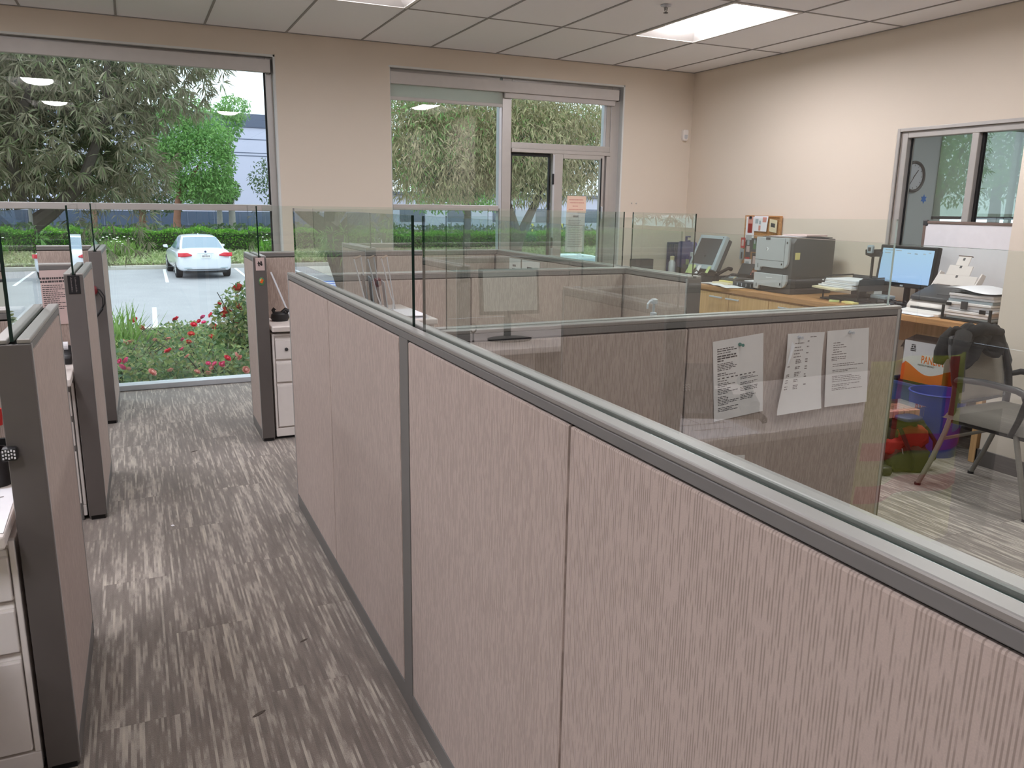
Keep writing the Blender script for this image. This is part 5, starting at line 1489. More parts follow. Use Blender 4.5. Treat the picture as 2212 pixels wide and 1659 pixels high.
MB().tube([(.03, -.045, -.06), (.08, -.05, -.055), (.15, -.045, -.06)], [.022, .026, .02], 12).build('cuff', M['black_soft'], t, smooth='all')

# chair with a safety vest at the nearest left desk: only its mirror image shows in the photograph
c2 = dup(ch, (-0.74, 1.56, 0), R(180), 'guest chair with a high visibility vest at the nearest left desk, mirrored in the glass')
t = thing('safety_vest', 'yellow green safety vest with orange stripes hung on a chair, seen mirrored in the glass', 'vest', (-0.66, 1.595, 1.0), R(180))
def vest(u, v):
    x = (u - .5) * (.40 + .06 * v)
    return (x, -.06 + .02 * math.sin(u * 9) - .03 * (1 - (2 * u - 1) ** 2) if False else .045 + .02 * math.sin(u * 10), .10 - .58 * v)
o = MB().grid(vest, 20, 20).build('vest_back', M['hivis'], t, smooth='all')
md = o.modifiers.new('thick', 'SOLIDIFY'); md.thickness = .006
for v0 in (.40, .62):
    MB().grid(lambda u, v: (lambda p: (p[0], p[1] + .006, p[2]))(vest(u, v0 + .09 * v)), 20, 2).build('stripe', M['hivis_o'], t, smooth='all')
for u0 in (.2, .72):
    MB().grid(lambda u, v: (lambda p: (p[0], p[1] + .007, p[2]))(vest(u0 + .09 * u, .42 * v)), 2, 12).build('stripe', M['hivis_o'], t, smooth='all')

# scraps on the carpet
tag(MB().box(-.006, .006, -.009, .009, 0, .002).build('paper_scrap', M['paper_w'], loc=(.058, 3.897, .0005), rot=(0, 0, .3)), 'tiny white paper scrap on the carpet of the aisle', 'scrap')
for x, y, s, lab in ((.43, 2.62, .014, 'small dark lint spot on the aisle carpet beside the long partition'), (.228, 2.254, .02, 'long dark lint streak on the nearer aisle carpet'), (.233, 5.093, .02, 'faint dark stain on the far aisle carpet')):
    tag(MB().lathe([(s, 0), (s * .8, .0012)], 10, sx=1.2, sy=.35).build('carpet_stain', M['stain'], loc=(x, y, .0004), rot=(0, 0, .5)), lab, 'stain')
# ------------------------------------------------------------------ outside
GZ = -1.13
def zg(y):
    return max(GZ, -0.26 - (y - 7.2) * 0.084)
lot = struct(MB().box(-45, 60, 17.2, 34.0, GZ - .2, GZ).box(-45, 60, 44.5, 62, GZ - .2, GZ).build('pavement_lot', M['asphalt']))
bed = MB().grid(lambda u, v: (-14 + 34 * u, YO + .01 + (17.5 - YO) * v, zg(YO + (17.5 - YO) * v) - .001), 34, 20)
struct(bed.build('ground_bed', M['soil']))
struct(MB().box(-45, 60, 34.15, 44.5, GZ - .2, GZ + .12).build('ground_strip', M['soil']))
struct(MB().box(-45, 60, 34.0, 34.15, GZ - .2, GZ + .15).build('curb_far', M['concrete'], bevel=.02))
struct(MB().box(-45, 60, 17.3, 17.45, GZ - .2, GZ + .15).build('curb_near', M['concrete'], bevel=.02))
struct(MB().box(-60, 75, 62, 120, GZ - .2, GZ).build('ground_far', M['soil']))
struct(MB().box(-12, -5.0, 22, 33.9, GZ, GZ + .012).build('sidewalk_pad', M['concrete']))
def stripe(x0, x1, y0, y1, m='road_white'):
    MB().hexa([(x0 - .05, y0, GZ), (x0 + .05, y0, GZ), (x1 + .05, y1, GZ), (x1 - .05, y1, GZ), (x0 - .05, y0, GZ + .006), (x0 + .05, y0, GZ + .006), (x1 + .05, y1, GZ + .006), (x1 - .05, y1, GZ + .006)]).build('parking_line', M[m], lot)
for k in range(-4, 6):
    stripe(.87 + 2.6 * k, .96 + 2.6 * k, 28.4, 33.8)
for k in range(-3, 5):
    stripe(.25 + 2.6 * k, .32 + 2.6 * k, 17.6, 21.8)
MB().box(-4.8, -3.0, 22.5, 27.5, GZ, GZ + .005).build('parking_line', M['road_blue'], lot)
for k in range(6):
    MB().hexa([(-4.7, 22.7 + .8 * k, GZ), (-4.7, 22.9 + .8 * k, GZ), (-3.1, 23.4 + .8 * k, GZ), (-3.1, 23.2 + .8 * k, GZ), (-4.7, 22.7 + .8 * k, GZ + .008), (-4.7, 22.9 + .8 * k, GZ + .008), (-3.1, 23.4 + .8 * k, GZ + .008), (-3.1, 23.2 + .8 * k, GZ + .008)][0:0] or [(-4.7, 22.7 + .8 * k, GZ + .005), (-3.1, 23.2 + .8 * k, GZ + .005), (-3.1, 23.4 + .8 * k, GZ + .005), (-4.7, 22.9 + .8 * k, GZ + .005), (-4.7, 22.7 + .8 * k, GZ + .009), (-3.1, 23.2 + .8 * k, GZ + .009), (-3.1, 23.4 + .8 * k, GZ + .009), (-4.7, 22.9 + .8 * k, GZ + .009)]).build('parking_line', M['road_white'], lot)

# ---- leaves
def leaf_mesh(name, rng, gen, n, mat):
    vs, fs = [], []
    for _ in range(n):
        c, d, w_, l = gen(rng)
        s = d.cross(Vector((rng.uniform(-1, 1), rng.uniform(-1, 1), rng.uniform(-1, 1))))
        if s.length < 1e-4:
            continue
        s.normalize()
        b = len(vs)
        droop = Vector((0, 0, -0.18 * l))
        vs += [tuple(c), tuple(c + d * l * .5 + s * w_ * .5), tuple(c + d * l + droop), tuple(c + d * l * .5 - s * w_ * .5)]
        fs.append((b, b + 1, b + 2, b + 3))
    me = bpy.data.meshes.new(name)
    me.from_pydata(vs, [], fs)
    me.materials.append(mat)
    return me
def rdir(rng):
    while True:
        v = Vector((rng.uniform(-1, 1), rng.uniform(-1, 1), rng.uniform(-1, 1)))
        if .05 < v.length < 1:
            return v.normalized()
def in_blobs(rng, blobs, shell=.45):
    tot = [b[3] * b[4] * b[5] for b in blobs]
    b = rng.choices(blobs, tot)[0]
    d = rdir(rng)
    r = shell + (1 - shell) * rng.random() ** .6
    return Vector((b[0] + d.x * b[3] * r, b[1] + d.y * b[4] * r, b[2] + d.z * b[5] * r)), d
def tree(label, base, trunk, branches, layers, bark='bark', group='trees beyond the windows'):
    """layers: (material, count, blobs, leaf length, width, droop/cluster size)"""
    t = thing('tree', label, 'tree', base, 0, group)
    MB().tube([p for p, r in trunk], [r for p, r in trunk], 10).build('trunk', M[bark], t, smooth=True)
    for br in branches:
        MB().tube([p for p, r in br], [r for p, r in br], 8).build('branch', M[bark], t, smooth=True)
    for k, (mt, n, blobs, L, w_, dro, cl_) in enumerate(layers):
        rng = random.Random(hash(label) % 1000 + k if False else len(label) * 7 + k)
        st = {'i': 0, 'c': None}
        def gen(rg_):
            if cl_ > 1:
                if st['i'] % cl_ == 0:
                    st['c'] = in_blobs(rg_, blobs)
                st['i'] += 1
                c, out_ = st['c']
                d = (rdir(rg_) + out_ * .5 + Vector((0, 0, -dro))).normalized()
                return c + d * .01, d, w_ * rg_.uniform(.7, 1.2), L * rg_.uniform(.6, 1.2)
            c, out_ = in_blobs(rg_, blobs)
            d = (rdir(rg_) + out_ * .4 + Vector((0, 0, -dro))).normalized()
            return c, d, w_ * rg_.uniform(.7, 1.3), L * rg_.uniform(.6, 1.3)
        stuff(link('foliage', leaf_mesh('foliage', rng, gen, n, M[mt]), t))
    return t
# tree 1: long hanging leaves, close to the big window, base local origin
b1 = (-1.56, 12.0, zg(12.0))
Z1 = -b1[2]
tree('big grey green tree with long hanging leaves outside the left window', b1,
     [((-.12, 0, 0), .19), ((.01, 0, .7), .15), ((.21, 0, 1.35), .145), ((.23, 0, 1.75), .16)],
     [[((.23, 0, 1.7), .12), ((.6, .1, 1.98), .10), ((1.0, .1, 2.35), .07), ((1.35, .2, 3.2), .05), ((1.5, .3, 4.6), .03)],
      [((.2, 0, 1.65), .11), ((-.5, .2, 2.4), .09), ((-1.0, .2, 3.6), .05)],
      [((.3, .05, 1.9), .08), ((.25, -.1, 2.8), .06), ((.9, -.2, 4.2), .04), ((1.0, -.2, 5.0), .02)]],
     [('leaf_long', 46000, [(.9, .3, Z1 + 2.3, 1.15, 1.5, .95), (-.8, .2, Z1 + 2.2, 1.7, 1.6, 1.0), (1.1, .4, Z1 + 3.3, 1.5, 1.6, 1.0), (2.15, .6, Z1 + 3.05, .75, .9, .55), (-.7, .3, Z1 + 3.5, 1.9, 1.7, 1.1), (-2.6, .2, Z1 + 2.6, 1.5, 1.5, 1.4), (1.7, .3, Z1 + 1.9, .5, .7, .45), (2.0, .5, Z1 + 3.7, 1.2, 1.2, .7)], .17, .022, .55, 11),
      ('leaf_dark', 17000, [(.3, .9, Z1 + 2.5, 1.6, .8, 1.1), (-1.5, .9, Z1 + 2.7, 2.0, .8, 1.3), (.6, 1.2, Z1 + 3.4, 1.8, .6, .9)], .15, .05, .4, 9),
      ('leaf_bright', 700, [(-.6, -.8, Z1 + 1.3, .6, .3, .5), (.3, -.7, Z1 + 1.0, .5, .3, .3), (-1.2, -.7, Z1 + 2.2, .4, .3, .6)], .17, .02, .3, 12),
      ('leaf_long', 700, [(1.3, .2, Z1 + 1.2, .6, .6, .5)], .16, .015, .8, 9)])
def U(x, y, z, base):
    return (x - base[0], y - base[1], z - base[2])
# tree 2: bright green, at the hedge
b2 = (2.35, 41.5, GZ + .12)
tree('rounded bright green tree behind the hedge, left window', b2,
     [((-.5, 0, 0), .20), ((-.45, 0, 1.6), .17), ((-.2, 0, 3.4), .12)],
     [[((-.3, 0, 2.6), .09), ((.9, 0, 4.4), .06)], [((-.3, 0, 2.8), .08), ((-.8, 0, 4.6), .05)]],
     [('leaf_bright', 15000, [(.55, 0, 4.3, 1.8, 1.6, 1.6), (-.5, 0, 5.4, 1.4, 1.4, 1.5), (.9, 0, 3.0, 1.6, 1.3, .8), (.2, 0, 6.5, 1.0, 1.0, .9), (1.5, 0, 5.2, .9, 1.0, 1.0)], .17, .08, .2, 1)], 'bark_red')
b = (0.4, 46.5, GZ + .12)
tree('dark leafy tree behind the hedge, hidden by the long leaved tree', b,
     [((0, 0, 0), .2), ((.1, 0, 2.0), .16), ((0, 0, 3.2), .1)], [[((.1, 0, 2), .08), ((.8, 0, 3.4), .05)]],
     [('leaf_dark', 6000, [(0, 0, 3.6, 2.2, 1.5, 1.6), (-2, 0, 3.4, 1.8, 1.4, 1.4), (.6, 0, 2.3, 1.6, 1.2, .6)], .18, .09, .2, 1)], 'bark_red')
b = (4.75, 45.5, GZ + .12)
tree('slim pale trunked tree behind the hedge near the white building', b,
     [((0, 0, 0), .22), ((.05, 0, 1.7), .17), ((.1, 0, 6.2), .1)], [[((.0, 0, 3.5), .07), ((-.9, 0, 5.6), .04)]],
     [('leaf_bright', 2600, [(-.3, 0, 6.4, 1.2, 1.0, 1.0), (.5, 0, 7.2, .8, .9, .7)], .2, .07, .5, 1), ('leaf_dark', 1400, [(-.9, 0, 2.8, 1.1, .8, .7)], .18, .08, .2, 1)], 'bark_pale')
b = (4.0, 44.0, GZ + .12)
tree('second slim pale trunked tree left of the white building corner', b,
     [((0, 0, 0), .17), ((.05, 0, 2.2), .13), ((.0, 0, 3.2), .08)], [[((.0, 0, 2.2), .05), ((.3, 0, 3.4), .03)]],
     [('leaf_dark', 1500, [(.1, 0, 3.0, 1.0, .8, .7)], .18, .08, .2, 1)], 'bark_pale')
b = (-5.5, 30, GZ)
tree('wide dark green tree far left beyond the lot', b,
     [((0, 0, 0), .22), ((.1, 0, 1.8), .18), ((0, 0, 3.0), .12)], [[((0, 0, 2), .1), ((-1.2, 0, 3.6), .06)]],
     [('leaf_dark', 7000, [(0, 0, 4.6, 3.0, 2.2, 2.2), (-3, 0, 4.2, 2.4, 2, 1.8), (2, 0, 5, 1.8, 1.8, 1.8)], .2, .09, .3, 1), ('leaf_long', 3000, [(1, -1, 4.2, 2.6, 1.4, 2)], .22, .04, .5, 6)])
# tree 3: weeping olive tree before the smaller window
b3 = (10.25, 22.0, GZ)
ZZ = -GZ
tree('weeping olive green tree with a forked trunk outside the smaller window', b3,
     [((0.0, 0, 0), .24), ((.02, 0, .9), .20), ((.10, 0, 1.45), .20), ((.20, 0, 1.85), .24)],
     [[((.12, 0, 1.75), .17), ((-.02, 0, 2.2), .14), ((-.2, .1, 2.8), .12), ((-1.4, .2, 4.2), .06), ((-2.2, .2, 5.4), .03)],
      [((.26, 0, 1.75), .17), ((.5, 0, 2.25), .14), ((.8, 0, 2.8), .11), ((1.6, .2, 4.2), .05), ((2.0, .3, 5.6), .02)],
      [((-.25, .1, 2.5), .07), ((-.1, -.3, 4.0), .05), ((.2, -.4, 5.6), .02)]],
     [('leaf_olive', 44000, [(-2.4, 0, ZZ + 2.9, 2.3, 1.8, 1.5), (-.2, -.3, ZZ + 3.3, 2.2, 2.0, 1.5), (2.2, 0, ZZ + 3.1, 2.2, 1.8, 1.4), (-1.4, -.2, ZZ + 4.4, 2.6, 1.8, 1.1), (1.8, -.2, ZZ + 4.4, 2.4, 1.8, 1.1), (.3, -.6, ZZ + 2.1, 1.7, 1.2, .65), (-3.6, .2, ZZ + 3.6, 1.6, 1.4, 1.6)], .19, .034, .9, 1),
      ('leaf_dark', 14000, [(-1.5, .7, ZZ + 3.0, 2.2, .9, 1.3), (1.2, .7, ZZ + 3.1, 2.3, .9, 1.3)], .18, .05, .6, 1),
      ('leaf_bright', 2200, [(2.2, -.9, ZZ + 3.7, 1.4, .6, .8), (-3.4, -.8, ZZ + 3.3, 1.2, .5, 1.4), (-1.2, -1, ZZ + 3.6, 2.4, .6, 1.2)], .17, .035, .8, 1)])
for k, (x, y, s, lab) in enumerate(((14.5, 36.5, 1.0, 'pale green bushy tree right of the weeping tree, outside the smaller window'), (9.4, 47, 1.1, 'dark bushy tree behind the hedge, left part of the smaller window'), (17.5, 44, 1.15, 'leafy tree behind the hedge, right part of the smaller window'),
                                    (25.0, 19.5, 1.25, 'yellow green tree seen through the side room window shade'), (32.5, 22.5, 1.4, 'grey green tree at the right in the side room window'))):
    mt = ('leaf_bright', 'leaf_dark', 'leaf_olive', 'leaf_bright', 'leaf_dark')[k]
    tree(lab, (x, y, GZ), [((0, 0, 0), .2 * s), ((.1, 0, 1.8 * s), .16 * s), ((0, 0, 3.2 * s), .1 * s)],
         [[((0, 0, 2 * s), .08 * s), ((.9 * s, 0, 3.8 * s), .05 * s)]],
         [(mt, 6000, [(0, 0, 4.0 * s, 2.3 * s, 2 * s, 1.8 * s), (-1.6 * s, 0, 3.4 * s, 1.6 * s, 1.5 * s, 1.3 * s), (1.6 * s, 0, 3.6 * s, 1.7 * s, 1.5 * s, 1.4 * s), (0, 0, 5.6 * s, 1.6 * s, 1.5 * s, 1.2 * s)], .2, .08, .3, 1)])

# ---- hedges, ground cover
def hedge(label, x0, x1, y0, y1, z0, z1, n, mt='leaf_hedge'):
    t = thing('hedge', label, 'hedge', ((x0 + x1) / 2, (y0 + y1) / 2, z0), 0, 'clipped hedges')
    a, b, h = (x1 - x0) / 2, (y1 - y0) / 2, z1 - z0
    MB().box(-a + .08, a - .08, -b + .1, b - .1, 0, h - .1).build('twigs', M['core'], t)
    rng = random.Random(int(x0 * 10) + 77)
    def gen(r):
        f = r.random()
        x = r.uniform(-a, a)
        bump = .06 * math.sin(x * 2.1) + .05 * math.sin(x * 5.3)
        if f < .5:
            c = Vector((x, -b + r.uniform(-.05, .12) + bump, r.uniform(0, h)))
            d = Vector((r.uniform(-.7, .7), -1, r.uniform(-.3, .9)))
        else:
            c = Vector((x, r.uniform(-b, b), h - r.uniform(0, .14) + bump))
            d = Vector((r.uniform(-.7, .7), r.uniform(-.8, .3), 1))
        return c, d.normalized(), .07 * r.uniform(.7, 1.3), .12 * r.uniform(.7, 1.4)
    stuff(link('foliage', leaf_mesh('foliage', rng, gen, n, M[mt]), t))
    return t
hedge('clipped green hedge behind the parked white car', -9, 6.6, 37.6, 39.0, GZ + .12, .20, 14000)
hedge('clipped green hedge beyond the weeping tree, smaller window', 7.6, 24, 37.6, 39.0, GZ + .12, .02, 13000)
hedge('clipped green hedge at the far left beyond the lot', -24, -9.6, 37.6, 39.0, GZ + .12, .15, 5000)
def cover(label, name, x0, x1, y0, y1, zf, n, L, w_, mt, up=1.0, hmax=.12, cat='ground cover'):
    rng = random.Random(n)
    def gen(r):
        x, y = r.uniform(x0, x1), r.uniform(y0, y1)
        return Vector((x, y, zf(y) + r.uniform(0, hmax))), (rdir(r) + Vector((0, -.3, up))).normalized(), w_ * r.uniform(.6, 1.3), L * r.uniform(.6, 1.4)
    o = link(name, leaf_mesh(name, rng, gen, n, M[mt]))
    o['label'] = label; o['category'] = cat
    return stuff(o)
cover('pale variegated ground cover strip between kerb and hedge', 'ground_cover', -12, 24, 34.2, 37.8, lambda y: GZ + .12 + (y - 34.2) * .07, 22000, .16, .08, 'leaf_cover')
cover('taller dark ground cover growing behind the clipped hedges', 'undergrowth', -12, 24, 39.6, 44, lambda y: GZ + .12, 9000, .30, .12, 'leaf_dark', 1, 1.25)
cover('low weedy green ground cover in the rose bed below the window', 'ground_cover', -3.5, 5.5, 7.3, 15.5, lambda y: zg(y), 24000, .13, .045, 'leaf_rose', .8, .16)
cover('fine grass tufts in the rose bed against the window sill', 'grass', -2.2, 3.0, 7.25, 9.2, lambda y: zg(y), 6000, .20, .012, 'blade', 1.4, .08)
# white flowered clumps by the hedge
for k, (x, y, lab) in enumerate(((-.75, 36.6, 'white flowering clump left of the hedge behind the wing glass'), (5.6, 36.9, 'yellow green flowering clump right of the parked car'))):
    t = thing('flower_clump', lab, 'shrub', (x, y, GZ + .2), 0, 'flowering clumps by the hedge')
    rng = random.Random(30 + k)
    stuff(link('foliage', leaf_mesh('foliage', rng, lambda r: (Vector((r.gauss(0, .35), r.gauss(0, .25), r.uniform(0, .35))), Vector((r.uniform(-.7, .7), r.uniform(-.7, .3), 1.2)).normalized(), .03, r.uniform(.4, .75)), 1400, M['blade' if k == 0 else 'leaf_hedge']), t))
    fm = MB().lathe([(.02, 0), (.05, .02), (.02, .04)], 6).mesh('flower', M['daisy'])
    for _ in range(26):
        link('flower', fm, t, (rng.gauss(0, .4), -.3 + rng.uniform(-.2, .2), rng.uniform(.35, 1.05)))

# ---- roses
def rose_mesh(name, mt):
    b = MB()
    for k, (r0, h0, n_) in enumerate(((.5, .55, 5), (.8, .62, 5), (1.0, .48, 6))):
        for i in range(n_):
            a0 = 2 * math.pi * (i + .5 * k) / n_
            def pet(u, v):
                an = a0 + (u - .5) * 1.5
                rr = r0 * (.25 + .75 * v ** .7) * (1 - .12 * (2 * u - 1) ** 2)
                return (rr * math.cos(an), rr * math.sin(an), h0 * (v ** 1.2) - .15 * (k == 2) * v * v + .05 * math.sin(u * 6))
            b.grid(pet, 3, 3)
    b.lathe([(.2, -.1), (.45, .1), (.35, .5), (.1, .62)], 8)
    return b.mesh(name, M[mt], smooth='all')
RM = {k: rose_mesh('bloom', k) for k in ('petal_red', 'petal_pink', 'petal_pale', 'petal_scar')}
def rose_bush(label, x, y, rx, ry, h, n, blooms, stems=8, mt='leaf_rose'):
    z0 = zg(y)
    t = thing('rose_bush', label, 'rose bush', (x, y, z0), 0, 'rose bushes below the window')
    rng = random.Random(int(x * 100 + y * 37))
    for _ in range(stems):
        a = rng.uniform(0, 6.28)
        q = rng.random() ** .5
        MB().tube([(0, 0, -.02), (.4 * q * rx * math.cos(a), .4 * q * ry * math.sin(a), h * .5), (q * rx * math.cos(a), q * ry * math.sin(a), h * rng.uniform(.8, 1.05))], [.010, .008, .004], 5).build('stem', M['bark'], t)
    def gen(r):
        d = rdir(r)
        q = r.random() ** .45
        return Vector((d.x * rx * q, d.y * ry * q, h * .52 + d.z * h * .5 * q)), (rdir(r) + d * .6 + Vector((0, 0, .2))).normalized(), .036 * r.uniform(.7, 1.3), .062 * r.uniform(.7, 1.3)
    stuff(link('foliage', leaf_mesh('foliage', rng, gen, n, M[mt]), t))
    for (bx, by, bz, s, mm) in blooms:
        o = link('bloom', RM[mm], t, (bx - x, by - y, bz - z0), (rng.uniform(.3, 1.1), rng.uniform(-.5, .5), rng.uniform(0, 6)))
        o.scale = (s * 1.5, s * 1.5, s * 1.5)
rose_bush('rose bush in the first row from the window, left part of the rose bed', -0.25, 8.10, 0.55, 0.60, 0.46, 1500, [(-0.196, 7.7, 0.117, 0.017, 'petal_pink'), (-0.144, 7.7, 0.116, 0.026, 'petal_pink'), (-0.187, 7.6, 0.075, 0.024, 'petal_pink'), (-0.132, 7.6, 0.061, 0.014, 'petal_pale'), (0.219, 8.4, 0.056, 0.03, 'petal_red'), (0.046, 7.6, 0.013, 0.028, 'petal_pale'), (0.203, 7.6, 0.02, 0.021, 'petal_pale')])
rose_bush('rose bush in the first row from the window, middle part of the rose bed', 0.58, 8.10, 0.55, 0.60, 0.46, 1500, [(0.339, 8.4, 0.059, 0.025, 'petal_pink'), (0.417, 7.6, -0.009, 0.021, 'petal_pale'), (0.512, 7.6, -0.032, 0.024, 'petal_pale'), (0.518, 7.6, 0.063, 0.017, 'petal_pink'), (0.576, 7.6, 0.058, 0.017, 'petal_pink'), (0.63, 7.6, 0.045, 0.021, 'petal_pink'), (0.652, 7.6, 0.053, 0.019, 'petal_pink'), (0.68, 7.6, 0.096, 0.026, 'petal_red'), (0.761, 7.6, 0.122, 0.024, 'petal_pale'), (0.8, 7.6, 0.096, 0.019, 'petal_pale'), (0.837, 7.6, -0.02, 0.026, 'petal_pale'), (0.357, 7.75, 0.112, 0.019, 'petal_pale'), (0.552, 7.6, 0.024, 0.021, 'petal_pale')])
rose_bush('rose bush in the first row from the window, right part of the rose bed', 1.21, 8.10, 0.55, 0.60, 0.46, 1500, [])
rose_bush('rose bush in the second row from the window, left part of the rose bed', -0.25, 9.30, 0.55, 0.60, 0.46, 1500, [(-0.195, 9.8, -0.061, 0.031, 'petal_pale'), (-0.138, 9.75, -0.057, 0.026, 'petal_pale'), (0.123, 9.95, -0.072, 0.02, 'petal_pale')])
rose_bush('rose bush in the second row from the window, middle part of the rose bed', 0.58, 9.30, 0.55, 0.60, 0.46, 1500, [(0.4, 9.7, -0.052, 0.026, 'petal_pink'), (0.455, 9.4, -0.027, 0.023, 'petal_scar'), (0.73, 9.9, -0.069, 0.031, 'petal_scar'), (0.265, 9.9, -0.068, 0.027, 'petal_pale')])
rose_bush('rose bush in the second row from the window, right part of the rose bed', 1.34, 9.30, 0.55, 0.60, 0.46, 1500, [(1.052, 9.4, -0.026, 0.028, 'petal_pink')])
rose_bush('rose bush in the third row from the window, left part of the rose bed', -0.25, 10.80, 0.55, 0.60, 0.46, 1500, [(-0.013, 11.4, -0.136, 0.031, 'petal_red')])
rose_bush('rose bush in the third row from the window, middle part of the rose bed', 0.59, 10.80, 0.55, 0.60, 0.46, 1500, [(0.843, 11.0, -0.101, 0.035, 'petal_scar'), (0.548, 10.6, -0.127, 0.031, 'petal_scar')])
rose_bush('rose bush in the third row from the window, right part of the rose bed', 1.51, 10.80, 0.55, 0.60, 0.46, 1500, [])
rose_bush('rose bush in the fourth row from the window, left part of the rose bed', -0.35, 12.60, 0.55, 0.60, 0.46, 1500, [(-0.144, 13.1, -0.276, 0.029, 'petal_red'), (-0.083, 13.5, -0.31, 0.036, 'petal_red')])
rose_bush('rose bush in the fourth row from the window, middle part of the rose bed', 0.59, 12.60, 0.55, 0.60, 0.46, 1500, [(0.484, 13.15, -0.281, 0.041, 'petal_red'), (0.765, 12.4, -0.219, 0.025, 'petal_red'), (0.892, 13.45, -0.306, 0.033, 'petal_pink'), (0.797, 11.95, -0.179, 0.027, 'petal_pink'), (0.64, 11.6, -0.152, 0.031, 'petal_red')])
rose_bush('rose bush in the fourth row from the window, right part of the rose bed', 1.70, 12.60, 0.55, 0.60, 0.46, 1500, [(1.061, 14.05, -0.357, 0.038, 'petal_red'), (0.976, 12.6, -0.235, 0.023, 'petal_scar')])
rose_bush('tall rose bush at the right edge of the big window', 1.10, 9.0, .42, .40, 1.05, 3200, [(0.969, 9.0, 0.584, 0.04, 'petal_scar'), (0.943, 9.0, 0.394, 0.032, 'petal_scar'), (0.828, 9.0, 0.346, 0.045, 'petal_scar'), (0.808, 9.0, 0.32, 0.028, 'petal_scar'), (0.984, 9.0, 0.347, 0.024, 'petal_scar'), (0.765, 9.0, 0.432, 0.016, 'petal_scar'), (0.885, 9.0, 0.155, 0.024, 'petal_scar'), (0.918, 9.0, 0.219, 0.018, 'petal_scar')], 12)
# strap leaved clump
t = thing('strap_leaf_clump', 'clump of long bright strap leaves at the left of the rose bed', 'plant', (-.33, 10.8, zg(10.8)))
rng = random.Random(5)
bl = MB()
for _ in range(190):
    x, y = rng.gauss(0, .15), rng.gauss(0, .35)
    a, ln_ = rng.uniform(0, 6.28), rng.uniform(.6, .95)
    q = rng.uniform(.1, .4)
    dx, dy = math.cos(a) * q, math.sin(a) * q
    s = Vector((-math.sin(a), math.cos(a), 0)) * .014
    p = [Vector((x + dx * k ** 1.6, y + dy * k ** 1.6, ln_ * (k - .25 * q * k * k * 2))) for k in (0, .35, .7, 1.0)]
    b_ = len(bl.v)
    for i, c in enumerate(p):
        w_ = (1, 1.1, .8, .1)[i]
        bl.v += [tuple(c - s * w_), tuple(c + s * w_)]
    for i in range(3):
        bl.f.append((b_ + 2 * i, b_ + 2 * i + 1, b_ + 2 * i + 3, b_ + 2 * i + 2)); bl.m.append(0)
stuff(bl.build('blades', M['blade'], t))

